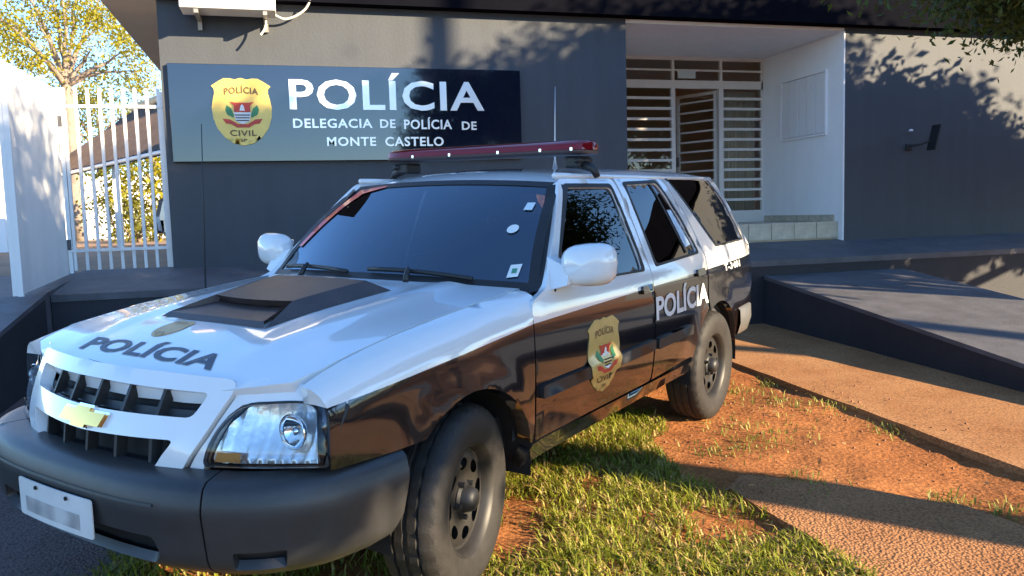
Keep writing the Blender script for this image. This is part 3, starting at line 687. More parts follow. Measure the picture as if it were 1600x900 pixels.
def wsticker(poly, mat, h=.006): return panel('sticker', poly, lambda y, t: WSO(y, t, h), (-1, 0, 1), mat, car, sp=.1, depth=0, flipx=True)
wsticker([(.585+.026*math.cos(k*.4488), .50+.042*math.sin(k*.4488)) for k in range(14)], M_STK2)
wsticker([(.672, .08), (.715, .095), (.71, .20), (.665, .185)], M_STK2); wsticker([(.684, .115), (.704, .122), (.700, .16), (.680, .155)], M_STKG, .008)
wsticker([(.575, .69), (.615, .695), (.610, .775), (.57, .77)], M_STK)
wsticker([(.115, .44), (.165, .43), (.175, .48), (.155, .55), (.115, .57), (.10, .52)], M_STK, -.01)
# narrow red streak laid on the far edge of the glass
panel('red_streak', [(-.725, .29), (-.69, .29), (-.595, .72), (-.535, .90), (-.39, .965), (-.39, .985), (-.585, .955), (-.645, .72)], lambda y, t: WSO(y, t, .006), (-1, 0, 1), pm('red_streak', (0.75, 0.06, 0.03), 0.35, coat=0.5), car, sp=.05, depth=0, flipx=True)
# cowl and wipers
cw = [(-.80, -.10), (-.4, -.13), (0, -.14), (.4, -.13), (.80, -.10), (.80, .0), (.4, .0), (0, .0), (-.4, .0), (-.80, .0)]
def COWL(y, t):
    p = np.array(WS(y, 0)); return tuple(p+np.array((t*1.3, 0, .10*t-.004)))
panel('cowl', cw, COWL, (-.3, 0, 1), M_PLAST, car, sp=.07, depth=.03, flipx=True)
for (yp, y0, y1) in ((.28, .55, .02), (-.40, -.10, -.66)):
    a = np.array(WS(yp, .0))+np.array((-.05, 0, .012))
    pts = [np.array(WSO(y0+(y1-y0)*t, .035+.06*t*(1.5-t), .022)) for t in np.linspace(0, 1, 8)]
    wp = cp(MB().tube(pts, .011, 6), 'wiper', M_PLAST, smooth=True)
    mid = pts[4]
    cp(MB().tube([a, (a+mid)/2+np.array((0, 0, .02)), mid+np.array((-.01, 0, .014))], [.014, .012, .008], 6), 'wiper_arm', M_PLAST, wp, smooth=True)
# hood
def HOOD(x, y):
    ze = zE(x); yy = min(abs(y)/YH, 1)
    crown = lerp([-.72, -.6, -.3, .2, .6], [.030, .030, .034, .040, .040], x)
    z = ze+crown*(1-yy**2.2)
    z += .010*math.exp(-((abs(y)-.47+.12*(x < 9)*max(0, -x)*.4)/.05)**2)*min(1, max(0, (x+.66)/.3))
    nose = max(0, -.60-x)
    return (x, y, z-.25*nose**1.5)
ho = [(.47+.18*(y/.76)**2, y) for y in np.linspace(-.755, .755, 15)]+[(.2, .755), (-.3, .755), (-.46, .750), (-.565, .72), (-.615, .62), (-.655, .52), (-.69, .35), (-.715, .15), (-.715, -.15), (-.69, -.35), (-.655, -.52), (-.615, -.62), (-.565, -.72), (-.46, -.750), (-.3, -.755), (.2, -.755)]
panel('hood', ho, HOOD, (0, 0, 1), M_WHITE, car, sp=.05, depth=.06, flipx=True)
# inner body so no light leaks between panels
MB().box(-.50, 3.55, -.74, .74, .46, .60).build('floor_pan', M_DARK, car, flipx=True)
MB().add([(.30, -.70, .5), (.30, .70, .5), (.45, .70, 1.04), (.45, -.70, 1.04), (-.45, -.68, .62), (-.45, .68, .62), (-.45, .68, .86), (-.45, -.68, .86)], [(0, 1, 2, 3), (4, 5, 6, 7), (3, 2, 6, 7), (0, 1, 5, 4)]).build('engine_bay', M_DARK, car, flipx=True)
for s in (1, -1): MB().add([(.50, s*.80, .5), (3.5, s*.80, .5), (3.5, s*.79, 1.09), (.62, s*.79, 1.06)], [(0, 1, 2, 3)]).build('door_lining', M_DASH, car, flipx=True)
# nose
def NOSE(y, z, o=0.0):
    lean = .09*max(0, (z-.74)/.21)**1.3 if z > .74 else .0
    return (-.805+.335*y*y+.05*max(0, abs(y)-.7)+lean-o, y, z)
go = roundpoly([(-.565, .962), (-.30, .972), (0, .974), (.30, .972), (.565, .962), (.50, .80), (.425, .672), (.20, .655), (0, .652), (-.20, .655), (-.425, .672), (-.50, .80)], .05, 4)
gu = roundpoly([(-.478, .922), (0, .930), (.478, .922), (.445, .850), (0, .846), (-.445, .850)], .022, 3)
gl_ = roundpoly([(-.405, .785), (0, .776), (.405, .785), (.335, .692), (0, .684), (-.335, .692)], .022, 3)
gr = panel('grille', go, lambda y, z: NOSE(y, z, .018), (-1, 0, 0), M_WHITE, car, holes=[gu, gl_], sp=.045, depth=.045, flipx=True)
panel('grille_back', [(-.50, .95), (.50, .95), (.40, .67), (-.40, .67)], lambda y, z: NOSE(y, z, -.055), (-1, 0, 0), M_DARK, gr, sp=.08, depth=0, flipx=True)
for (z0, z1, hw0, hw1) in ((.85, .925, .44, .47), (.69, .782, .33, .395)):
    for y in (-.30, -.15, 0, .15, .30):
        V = []
        for z in (z0-.01, z1+.01):
            for dy, o in ((-.006, -.035), (.006, -.035), (.006, .002), (-.006, .002)): V.append(NOSE(y+dy, z, o))
        MB().add(V, [(0, 1, 2, 3), (4, 5, 6, 7), (0, 1, 5, 4), (1, 2, 6, 5), (2, 3, 7, 6), (3, 0, 4, 7)]).build('grille_bar', M_PLAST, gr, flipx=True)
    for k, zz in enumerate(np.linspace(z0-.004, z1+.004, 3)):
        if k == 1: continue
        panel('grille_lip', [(-hw1-.01, zz-.012), (hw1+.01, zz-.012), (hw1+.01, zz+.012), (-hw1-.01, zz+.012)], lambda y, z: NOSE(y, z, -.02-.012*(k == 0)), (-1, 0, 0), M_PLAST, gr, sp=.06, depth=.03, flipx=True)
# bowtie emblem
bt = [(-.108, .020), (-.040, .020), (-.036, .031), (.044, .031), (.040, .020), (.122, .020), (.104, -.020), (.036, -.020), (.032, -.031), (-.048, -.031), (-.044, -.020), (-.126, -.020)]
panel('emblem', roundpoly(bt, .003, 2), lambda y, z: NOSE(y, z+.818, .036), (-1, 0, 0), M_GOLD, gr, sp=.02, depth=.016, flipx=True)
panel('emblem_rim', roundpoly([(a*1.09, b*1.14) for a, b in bt], .004, 2), lambda y, z: NOSE(y, z+.818, .026), (-1, 0, 0), M_CHROME, gr, sp=.02, depth=.012, flipx=True)
# header between grille and headlights, and headlights
M_REFL = pm('lamp_reflector', (0.90, 0.88, 0.84), 0.22, metal=0.72, bump=0.22, bscale=16)
M_AMB = pm('lamp_amber', (0.65, 0.28, 0.05), 0.3, coat=1)
for s in (1, -1):
    hl = roundpoly([(s*.50, .712), (s*.845, .722, .01), (s*.868, .893, .012), (s*.72, .902), (s*.585, .893, .05), (s*.525, .82, .05)], .02, 4)
    inner = [p for p in hl if True]
    hd = [(s*.43, .668), (s*.495, .690), (s*.498, .722), (s*.522, .80), (s*.545, .858), (s*.58, .890), (s*.65, .8985), (s*.72, .903), (s*.864, .896), (s*.866, .912), (s*.80, .94), (s*.62, .965), (s*.57, .955), (s*.505, .80)]
    f_ = lambda y, z: NOSE(y, z, 0)
    panel('header_panel', hd, f_, (-1, 0, 0), M_WHITE, car, sp=.04, depth=.03, flipx=True)
    cx, cz = s*.69, .81
    def shrink(P, k): return [(cx+(a-cx)*k, cz+(b-cz)*k) for a, b in P]
    lens = panel('headlight', shrink(hl, .985), lambda y, z: NOSE(y, z, .006+.010*math.cos((y-cx)*5)*math.cos((z-cz)*9)), (-1, 0, 0), M_LENS, car, sp=.03, depth=.004, flipx=True)
    panel('headlight_trim', shrink(hl, 1.035), f_, (-1, 0, 0), M_PLAST, lens, holes=[shrink(hl, .975)], sp=.04, depth=.01, flipx=True, off=.003)
    panel('reflector', shrink(hl, .99), lambda y, z: NOSE(y, z, -.03-.035*(1-min(1, ((y-cx)/.17)**2))*(1-min(1, ((z-cz)/.10)**2))+.004*math.sin(y*190)), (-1, 0, 0), M_REFL, lens, sp=.012, depth=0, flipx=True)
    for (yy, zz, rr) in ((s*.735, .815, .056),):
        mb = MB().lathe([(.004, -.0), (rr*.5, .012), (rr*.9, .035), (rr, .05), (rr*.96, .052)], 20, 'z')
        xx = NOSE(yy, zz)[0]+.062
        mb.V = [(xx-v[2], yy+v[0], zz+v[1]) for v in mb.V]; mb.build('lamp_bowl', M_CHROME, lens, smooth=True, flipx=True)
        mb = MB().lathe([(.001, .045), (.012, .042), (.014, .02), (.014, 0)], 12, 'z'); mb.V = [(xx-v[2], yy+v[0], zz+v[1]) for v in mb.V]; mb.build('bulb', M_CHROME, lens, smooth=True, flipx=True)
    panel('indicator', [(s*.52, .722), (s*.60, .722), (s*.60, .752), (s*.53, .752)], lambda y, z: NOSE(y, z, -.012), (-1, 0, 0), M_AMB, lens, sp=.04, depth=.01, flipx=True)
# front bumper
plan = catmull([(-.905, 0), (-.90, .22), (-.878, .42), (-.825, .60), (-.73, .755), (-.58, .865), (-.42, .905), (-.262, .918)], 8)
plan = np.array(plan); cl = np.concatenate([[0], np.cumsum(np.linalg.norm(np.diff(plan, axis=0), axis=1))])
def PL(t):   # t in metres of arc from the centre, signed
    u = abs(t); x = np.interp(u, cl, plan[:, 0]); y = np.interp(u, cl, plan[:, 1]); e = 1e-3
    dx = np.interp(u+e, cl, plan[:, 0])-np.interp(u-e, cl, plan[:, 0]); dy = np.interp(u+e, cl, plan[:, 1])-np.interp(u-e, cl, plan[:, 1])
    L = math.hypot(dx, dy)+1e-9; return x, math.copysign(1, t)*y, -dy/L, math.copysign(1, t)*dx/L
BV = [0, .075, .095, .165, .20, .33, .36, .43]
_bo = lambda v: lerp(BV, [-.125, -.040, -.016, .006, .002, -.018, -.030, -.085], v)
_bz = lambda v: lerp(BV, [.704, .700, .688, .628, .590, .470, .440, .400], v)
def BUM(t, v, o=0.0):
    x, y, nx_, ny_ = PL(t); k = _bo(v)+o
    return (x+nx_*k, y+ny_*k, _bz(v)-.015*(abs(t) < .0)+.0)
LT = cl[-1]; TS = .62
air = roundpoly([(-.44, .265), (.44, .265), (.46, .33), (.41, .372), (-.41, .372), (-.46, .33)], .02, 3)
plr = roundpoly([(-.33, .20), (.33, .20), (.33, .325), (-.33, .325)], .02, 3)
bc = panel('front_bumper', [(-TS+.003, .0), (TS-.003, .0), (TS-.003, .43), (-TS+.003, .43)], BUM, (-1, 0, 0), M_BUMP, car, holes=[air], sp=.026, depth=.03, flipx=True)
panel('air_opening', [(-.49, .25), (.49, .25), (.47, .385), (-.47, .385)], lambda t, v: BUM(t, v, -.05), (-1, 0, 0), M_DARK, bc, sp=.08, depth=0, flipx=True)
panel('bumper_step', roundpoly([(-.46, .155), (.46, .155), (.46, .165), (-.46, .165)], .002, 2), lambda t, v: BUM(t, v, .003), (-1, 0, 0), M_PLAST, bc, sp=.05, depth=.004, flipx=True)
for s in (1, -1):
    fog = roundpoly([(s*.70, .30), (s*.86, .30), (s*.855, .365), (s*.70, .365)], .012, 3)
    ec = panel('bumper_end', [(s*(TS+.003), 0.0), (s*(LT-.002), .03), (s*(LT-.03), .30), (s*(LT-.12), .43), (s*(TS+.003), .43)], BUM, (-1, s*.6, 0), M_BUMP, car, holes=[fog], sp=.026, depth=.03, flipx=True)
    panel('fog_recess', [(s*.69, .29), (s*.87, .29), (s*.865, .375), (s*.69, .375)], lambda t, v: BUM(t, v, -.035), (-1, s*.5, 0), M_PLAST, ec, sp=.05, depth=0, flipx=True)
# number plate, characters not legible in the photograph
def PLT(y, z, o=0.0): return (-.925+.06*(.60-z)*0-.0-o+.25*y*y*.6, y, z)
pl = panel('number_plate', roundpoly([(-.215, .487), (.215, .487), (.215, .612), (-.215, .612)], .012, 3), PLT, (-1, 0, 0), pm('plate_white', (0.62, 0.62, 0.60), 0.4, var=0.12, vscale=7), car, sp=.06, depth=.004, flipx=True)
panel('plate_smudge', [(-.17, .505), (.15, .505), (.15, .555), (-.17, .555)], lambda y, z: PLT(y, z, .001), (-1, 0, 0), pm('plate_grey', (0.40, 0.39, 0.38), 0.5, var=0.35, vscale=14, detail=0), pl, sp=.06, depth=0, flipx=True)
for y in (-.09, .09):
    mb = MB().lathe([(.0001, .004), (.006, .004), (.007, 0)], 10, 'z'); mb.V = [(-.927-v[2], y+v[0], .597+v[1]) for v in mb.V]; mb.build('plate_bolt', M_DARK, pl, flipx=True)
# rear bumper, tailgate, tail lamps
rp = np.array(catmull([(3.80, 0), (3.80, .45), (3.78, .68), (3.70, .80), (3.52, .858), (3.26, .872)], 6))
V = []; sec = [(-.08, .70), (-.01, .705), (.008, .685), (.012, .60), (-.01, .52), (-.07, .50)]
full = [(x, -y) for x, y in rp[::-1]]+[(x, y) for x, y in rp[1:]]
for i, (x, y) in enumerate(full):
    a = np.array(full[max(i-1, 0)]); b = np.array(full[min(i+1, len(full)-1)]); t = (b-a)/np.linalg.norm(b-a); n_ = np.array((t[1], -t[0]))
    for o, z in sec: V.append((x+n_[0]*o, y+n_[1]*o, z))
k = len(sec); Fb = [(i*k+j, i*k+j+1, (i+1)*k+j+1, (i+1)*k+j) for i in range(len(full)-1) for j in range(k-1)]
mk('rear_bumper', V, Fb, pm('rear_bumper_plastic', (0.10, 0.10, 0.10), 0.35, var=0.2), car, True, True)
def TG(y, z): return (3.70+.03*(1-(y/.8)**2)-.0 if z < 1.12 else 3.70+.03*(1-(y/.8)**2)-(z-1.12)*.62, y, z)
tgw = roundpoly([(-.58, 1.18), (.58, 1.18), (.50, 1.54), (-.50, 1.54)], .05)
tgp = panel('tailgate', roundpoly([(-.80, .62), (.80, .62), (.80, 1.10), (.62, 1.58), (-.62, 1.58), (-.80, 1.10)], .04), TG, (1, 0, 0), M_TT, car, holes=[tgw], sp=.08, depth=.02, flipx=True)
panel('window', tgw, TG, (1, 0, 0), M_TINT, tgp, sp=.1, depth=0, flipx=True, off=-.005)
for s in (1, -1):
    MB().box(3.70, 3.738, s*.72-.035, s*.72+.035, .86, 1.09, bev=.012).build('tail_lamp', pm('tail_red', (0.35, 0.01, 0.01), 0.2, coat=1), car, flipx=True)
    MB().box(3.02, 3.05, s*.70-.13, s*.70+.13, .22, .56).build('mud_flap', M_PLAST, car, flipx=True)
# interior
MB().box(.60, .98, -.70, .70, .80, 1.05, bev=.05).build('dashboard', M_DASH, car, flipx=True)
mb = MB(); cw_ = Vector((1.08, .36, 1.08)); ring = []
for i in range(25):
    t = 2*math.pi*i/24; ring.append((cw_.x+.07*math.sin(t), cw_.y+.185*math.cos(t), cw_.z+.165*math.sin(t)))
mb.tube(ring, .014, 8, cap=False); mb.tube([(cw_.x, cw_.y-.18, cw_.z), (cw_.x+.01, cw_.y+.18, cw_.z)], .016, 6); mb.tube([(cw_.x, cw_.y, cw_.z), (.92, .36, .98)], .025, 6)
mb.build('steering_wheel', M_DASH, car, smooth=True, flipx=True)
for y in (.37, -.37):
    so_ = MB().box(1.30, 1.80, y-.26, y+.26, .62, .82, bev=.05).build('seat', M_SEAT, car, flipx=True)
    MB().hexa([(1.72, y-.25, .80), (1.88, y-.25, .80), (1.88, y+.25, .80), (1.72, y+.25, .80), (1.90, y-.2, 1.34), (2.0, y-.2, 1.34), (2.0, y+.2, 1.34), (1.90, y+.2, 1.34)]).build('backrest', M_SEAT, so_, flipx=True)
    MB().box(1.91, 2.0, y-.13, y+.13, 1.37, 1.52, bev=.03).build('headrest', M_SEAT, so_, flipx=True)
so_ = MB().box(2.25, 2.75, -.68, .68, .65, .86, bev=.05).build('seat', M_SEAT, car, flipx=True)
MB().box(2.70, 2.85, -.66, .66, .86, 1.36, bev=.05).build('backrest', M_SEAT, so_, flipx=True)
MB().box(1.185, 1.20, -.09, .13, 1.44, 1.50, bev=.006).build('rear_view_mirror', M_DASH, car, flipx=True)
# hood scoop
def SC(x, y, h): p = HOOD(x, y); return (x, y, p[2]+h)
tp = [(-.10, .215), (.24, .27), (.27, .0), (.24, -.27), (-.10, -.215), (-.16, -.10), (-.17, 0), (-.16, .10)]
bo = [(-.31, .30), (.31, .345), (.345, .0), (.31, -.345), (-.31, -.30)]
hT = lambda x: .050+.012*max(0, min(1, (x+.17)/.4))
mb = MB()
def strip(Pa, Pb):
    n = len(Pa); mb.add(list(Pa)+list(Pb), [(i, i+1, n+i+1, n+i) for i in range(n-1)])
N = 14
def edge(p, q, h0, h1, n=N): return [SC(p[0]+(q[0]-p[0])*i/n, p[1]+(q[1]-p[1])*i/n, h0+(h1-h0)*i/n) for i in range(n+1)]
for s in (1, -1):   # flanks
    strip(edge((-.31, s*.30), (.31, s*.345), .004, .0), edge((-.11, s*.225), (.24, s*.27), .040, .048))
strip(edge((.31, -.345), (.31, .345), .0, .0), edge((.24, -.27), (.24, .27), .048, .048))
for i in range(10):  # top plate, front edge arched
    x0 = lambda u: -.11-.03*(1-(u/.225)**2)
    u0 = -.225+.045*i; u1 = u0+.045; w0 = u0/.225*.27; w1 = u1/.225*.27
    V = [SC(x0(u0), u0, .040), SC(.24, w0, .048), SC(.24, w1, .048), SC(x0(u1), u1, .040)]
    mb.add(V, [(0, 1, 2, 3)])
    V = [SC(x0(u0), u0, .040), SC(x0(u1), u1, .040), SC(x0(u1)+.02, u1, .012), SC(x0(u0)+.02, u0, .012)]; mb.add(V, [(0, 1, 2, 3)])
# pocket floor and front lip
mb.add([SC(-.31, -.30, .006), SC(-.31, .30, .006), SC(-.29, .275, .020), SC(-.29, -.275, .020), SC(-.10, .215, .011), SC(-.10, -.215, .011)], [(0, 1, 2, 3), (3, 2, 4, 5)])
for s in (1, -1): mb.add([SC(-.29, s*.275, .020), SC(-.11, s*.225, .040), SC(-.10, s*.215, .011)], [(0, 1, 2)])
sc_ = mb.build('hood_scoop', M_SCOOP, car, flipx=True, auto=35)
# lettering and badges
M_LDK = pm('decal_dark', (0.045, 0.055, 0.075), 0.4); M_LWH = pm('decal_white', (0.72, 0.72, 0.70), 0.4, coat=0.4)
text_on('hood_lettering', 'POLÍCIA', (-.385, -.60, .385, -.50), lambda y, x: tuple(np.array(HOOD(x, y))+np.array((0, 0, .0025))), M_LDK, car, bold=0.03, spacing=1.02, flipx=True)
fl = lambda o, p_: (setattr(o, 'parent', p_), o)[1]
M_BGOLD = pm('badge_gold', (0.42, 0.29, 0.12), 0.35, metal=0.5, var=0.2, vscale=20)
badge(car, fl, lambda u, v, h: tuple(np.array(HOOD(-.40+.075*v, .045*0-.105+.065*u))+np.array((0, 0, h))), .003, full=False, flipx=True, outv=(0, 0, 1), goldm=M_BGOLD)
for s in (1, -1):
    off = lambda x, z, h: (S(x, z)[0], s*(S(x, z)[1]+h), z)
    text_on('door_lettering', 'POLÍCIA', (1.775 if s > 0 else 2.58, .825, 2.58 if s > 0 else 1.775, .985), lambda x, z: off(x, z, .004), M_LWH, car, bold=0.03, spacing=1.0, flipx=True)
    text_on('unit_number', 'T-3401', (2.93 if s > 0 else 3.30, 1.0-.012, 3.30 if s > 0 else 2.93, 1.045-.012), lambda x, z: off(x, z, .004), M_LWH, car, bold=0.025, flipx=True)
    badge(car, fl, lambda u, v, h: off(1.16+.165*u*s, .755+.178*v, h+(.018 if .66 < .755+.178*v < .742 else 0)), .004, flipx=True, outv=(0, s, 0), goldm=pm('badge_yellow_decal', (0.55, 0.37, 0.11), 0.35, coat=0.6, var=0.1, vscale=20))
pl_ = panel('window_sticker', [(2.36, 1.18), (2.46, 1.19), (2.36, 1.40), (2.30, 1.40)], lambda x, z: S(x, z), (0, 1, 0), pm('window_sticker', (0.42, 0.55, 0.68), 0.4, var=0.5, vscale=30), car, sp=.05, depth=0, flipx=True, off=-.006)
# light bar
M_RED = glass('red_lens', (1, .9, .9), (0.72, 0.03, 0.05), ior=1.5)
n_ = M_RED.node_tree.nodes; df_ = n_.new('ShaderNodeBsdfDiffuse'); df_.inputs[0].default_value = (0.5, 0.02, 0.035, 1)
tl_ = n_.new('ShaderNodeBsdfTranslucent'); tl_.inputs[0].default_value = (0.7, 0.03, 0.05, 1)
ad_ = n_.new('ShaderNodeMixShader'); ad_.inputs[0].default_value = 0.5
mx0 = [q for q in n_ if q.type == 'MIX_SHADER' and q is not ad_][0]; lk = M_RED.node_tree.links
ad2 = n_.new('ShaderNodeMixShader'); ad2.inputs[0].default_value = 0.6; lk.new(df_.outputs[0], ad_.inputs[1]); lk.new(tl_.outputs[0], ad_.inputs[2])
trn = [q for q in n_ if q.type == 'BSDF_TRANSPARENT'][0]; lk.new(trn.outputs[0], ad2.inputs[1]); lk.new(ad_.outputs[0], ad2.inputs[2]); lk.new(ad2.outputs[0], mx0.inputs[1])
def prof_loft(prof, ys_, scl, zc, xc):
    V = []; k = len(prof)
    for y, sc in zip(ys_, scl):
        for (x, z) in prof: V.append((xc+x*sc, y, zc+(z-zc)*(.55+.45*sc) if sc < 1 else z))
    Fq = [(i*k+j, i*k+(j+1) % k, (i+1)*k+(j+1) % k, (i+1)*k+j) for i in range(len(ys_)-1) for j in range(k)]
    Fq += [tuple(range(k)), tuple(range((len(ys_)-1)*k+k-1, (len(ys_)-1)*k-1, -1))]
    return MB().add(V, Fq)
ysl = [-.650, -.640, -.60, -.5, -.3, -.02, 0, .02, .3, .5, .60, .640, .650]; scl = [.45, .72, .93, 1, 1, 1, 1, 1, 1, 1, .93, .72, .45]
base_ = prof_loft([(-.125, 1.712), (-.11, 1.702), (.11, 1.702), (.125, 1.712), (.127, 1.722), (-.127, 1.722)], ysl, scl, 1.712, 1.515).build('light_bar', pm('bar_base', (0.10, 0.07, 0.07), 0.4, metal=0.3), car, flipx=True, auto=40)
lens_ = prof_loft([(-.130, 1.7225), (.130, 1.7225), (.122, 1.752), (.090, 1.768), (.03, 1.774), (-.03, 1.774), (-.090, 1.768), (-.122, 1.752)], ysl, scl, 1.728, 1.515).build('lens', M_RED, base_, flipx=True, auto=40)
MB().box(1.43, 1.60, -.56, .56, 1.724, 1.750, bev=.008).build('light_core', pm('bar_core', (0.25, 0.03, 0.03), 0.4, metal=0.4), base_, flipx=True)
for y in (-.42, -.16, .16, .42, .60):
    MB().box(1.380, 1.390, y-.007, y+.007, 1.715, 1.733, bev=.002).build('clip', M_CHROME, base_, flipx=True)
for s in (1, -1):
    ft = MB().box(1.45, 1.58, s*.565-.045, s*.565+.045, 1.632, 1.693, bev=.012).build('mount', M_PLAST, base_, flipx=True)
    MB().tube([(1.50, s*.57, 1.66), (1.50, s*.66, 1.63), (1.50, s*.685, 1.585)], [.026, .022, .016], 8).build('hook', M_PLAST, base_, smooth=True, flipx=True)
    MB().tube([(1.44, s*.60, 1.67), (1.58, s*.60, 1.67)], .018, 8).build('clamp', M_PLAST, base_, smooth=True, flipx=True)
# antennas
MB().tube([(.25, -.79, 1.05), (.27, -.795, 1.45), (.29, -.80, 1.86)], [.005, .0035, .002], 6).build('antenna', M_PLAST, car, smooth=True, flipx=True)
MB().tube([(1.95, .18, 1.64), (1.95, .18, 1.70), (1.955, .18, 1.95), (1.96, .18, 2.12)], [.018, .006, .0035, .002], 6).build('antenna', pm('antenna_metal', (0.4, 0.4, 0.42), 0.4, metal=0.8), car, smooth=True, flipx=True)
# wheels
def wheel_meshes():
    tp_ = [(.200, .085), (.206, .098), (.225, .106), (.25, .112), (.283, .117), (.312, .113), (.334, .101), (.345, .088), (.3505, .070), (.352, .056), (.352, .052), (.343, .050), (.343, .042), (.3525, .040), (.353, .010), (.344, .008), (.344, -.002)]
    tp_ = tp_+[(r, -h) for r, h in tp_[::-1][1:]]
    tm = MB().lathe(tp_, 96, 'y')
    for i, v in enumerate(tm.V):   # cross grooves cut the tread into blocks
        r_ = math.hypot(v[0], v[2]); k_ = i % 96
        if r_ > .342 and .009 < abs(v[1]) < .095 and (k_+(1 if abs(v[1]) > .045 else 0)) % 3 == 0:
            f_ = (r_-.006)/r_; tm.V[i] = (v[0]*f_, v[1], v[2]*f_)
    ty = tm.build('tyre', M_RUB, None, auto=28)
    # raised lettering ring
    rim = MB().lathe([(.174, .056), (.184, .058), (.190, .078), (.199, .094), (.210, .101), (.211, .095), (.203, .085), (.196, .066), (.188, .02), (.182, -.09), (.205, -.098)], 64, 'y')
    hr = .132
    holes = [[(hr*math.cos(R(22.5+45*i))+.023*math.cos(t)*math.cos(R(22.5+45*i))-.033*math.sin(t)*math.sin(R(22.5+45*i)), hr*math.sin(R(22.5+45*i))+.023*math.cos(t)*math.sin(R(22.5+45*i))+.033*math.sin(t)*math.cos(R(22.5+45*i))) for t in np.linspace(0, 2*math.pi, 13)[:-1]] for i in range(8)]
    circ = [(.175*math.cos(t), .175*math.sin(t)) for t in np.linspace(0, 2*math.pi, 49)[:-1]]
    V2, F2 = tri2d(circ, holes, .022)
    def dish(r): return float(np.interp(r, [0, .055, .07, .095, .12, .15, .175], [.066, .064, .052, .058, .066, .066, .056]))
    rim.add([(a, dish(math.hypot(a, b)), b) for a, b in V2], F2)
    rm = rim.build('wheel', M_STEEL, None, recalc=False, auto=50)
    hb = MB().lathe([(.001, .118), (.026, .116), (.040, .108), (.046, .092), (.050, .070), (.064, .062)], 24, 'y')
    for i in range(5):
        t = R(72*i+18); hb.lathe([(.001, .082), (.010, .082), (.011, .055)], 6, 'y', c=(.066*math.cos(t), 0, .066*math.sin(t)))
    hbo = hb.build('hub', M_PLAST, None, auto=40)
    br = MB().lathe([(.001, -.02), (.165, -.02), (.168, -.06)], 32, 'y').build('brake_drum', M_DARK, None)
    return rm, ty, hbo, br
w0 = wheel_meshes(); first = True
for (ax, s, steer) in ((AX_F, 1, 13), (AX_R, 1, 0), (AX_F, -1, 13), (AX_R, -1, 0)):
    if first: ws_ = list(w0); first = False
    else:
        ws_ = [o.copy() for o in w0]
        for o in ws_: COL.objects.link(o)
    rm = ws_[0]; rm.parent = car; rm.location = (-ax, s*(.765), WZ); rm.rotation_euler = (0, random.random()*6 if ax != AX_F else .3, 0)
    rot = Matrix.Rotation(R(steer if s > 0 else 180+steer), 4, 'Z') @ Matrix.Rotation(.4 if ax == AX_F else 1.1, 4, 'Y')
    rm.matrix_local = Matrix.Translation((-ax, s*.765, WZ)) @ rot
    for o in ws_[1:]: o.parent = rm
for s, ax in ((1, AX_R), (1, AX_F)):
    pass
MB().tube([(AX_R, -.66, WZ), (AX_R, .66, WZ)], .045, 10).build('rear_axle', M_DARK, car, flipx=True)
MB().tube([(AX_F, -.66, WZ), (AX_F, .66, WZ)], .04, 10).build('front_axle', M_DARK, car, flipx=True)

# ------------------------------------------------------------------ trees
def leafmat(name, c0, c1, trans=0.35, hue=0.0):
    mt = bpy.data.materials.new(name); mt.use_nodes = True; n = mt.node_tree.nodes; l = mt.node_tree.links; p = n['Principled BSDF']; out = n['Material Output']
    tc = n.new('ShaderNodeTexCoord'); no = n.new('ShaderNodeTexNoise'); no.inputs['Scale'].default_value = 2.2; no.inputs['Detail'].default_value = 10; no.inputs['Roughness'].default_value = 0.8; l.new(tc.outputs['Object'], no.inputs[0])
    cr = n.new('ShaderNodeValToRGB'); cr.color_ramp.elements[0].position = 0.34; cr.color_ramp.elements[0].color = (*c0, 1); cr.color_ramp.elements[1].position = 0.66; cr.color_ramp.elements[1].color = (*c1, 1); l.new(no.outputs[0], cr.inputs[0])
    l.new(cr.outputs[0], p.inputs['Base Color']); p.inputs['Roughness'].default_value = 0.55; p.inputs['Specular IOR Level'].default_value = 0.3
    t = n.new('ShaderNodeBsdfTranslucent'); l.new(cr.outputs[0], t.inputs[0]); mx = n.new('ShaderNodeMixShader'); mx.inputs[0].default_value = trans
    l.new(p.outputs[0], mx.inputs[1]); l.new(t.outputs[0], mx.inputs[2]); l.new(mx.outputs[0], out.inputs[0]); return mt
M_LEAF = leafmat('leaf_green', (0.035, 0.060, 0.010), (0.085, 0.115, 0.022), 0.3)
M_LEAFY = leafmat('leaf_yellow_green', (0.17, 0.165, 0.006), (0.36, 0.31, 0.014), 0.35)
M_LEAFO = leafmat('leaf_olive', (0.07, 0.085, 0.012), (0.19, 0.18, 0.03), 0.3)
M_BARK = pm('bark', (0.16, 0.11, 0.075), 0.9, var=0.35, vscale=8, bump=0.6, bscale=25)
M_BARKG = pm('bark_grey', (0.24, 0.19, 0.15), 0.9, var=0.3, vscale=8, bump=0.5, bscale=25)
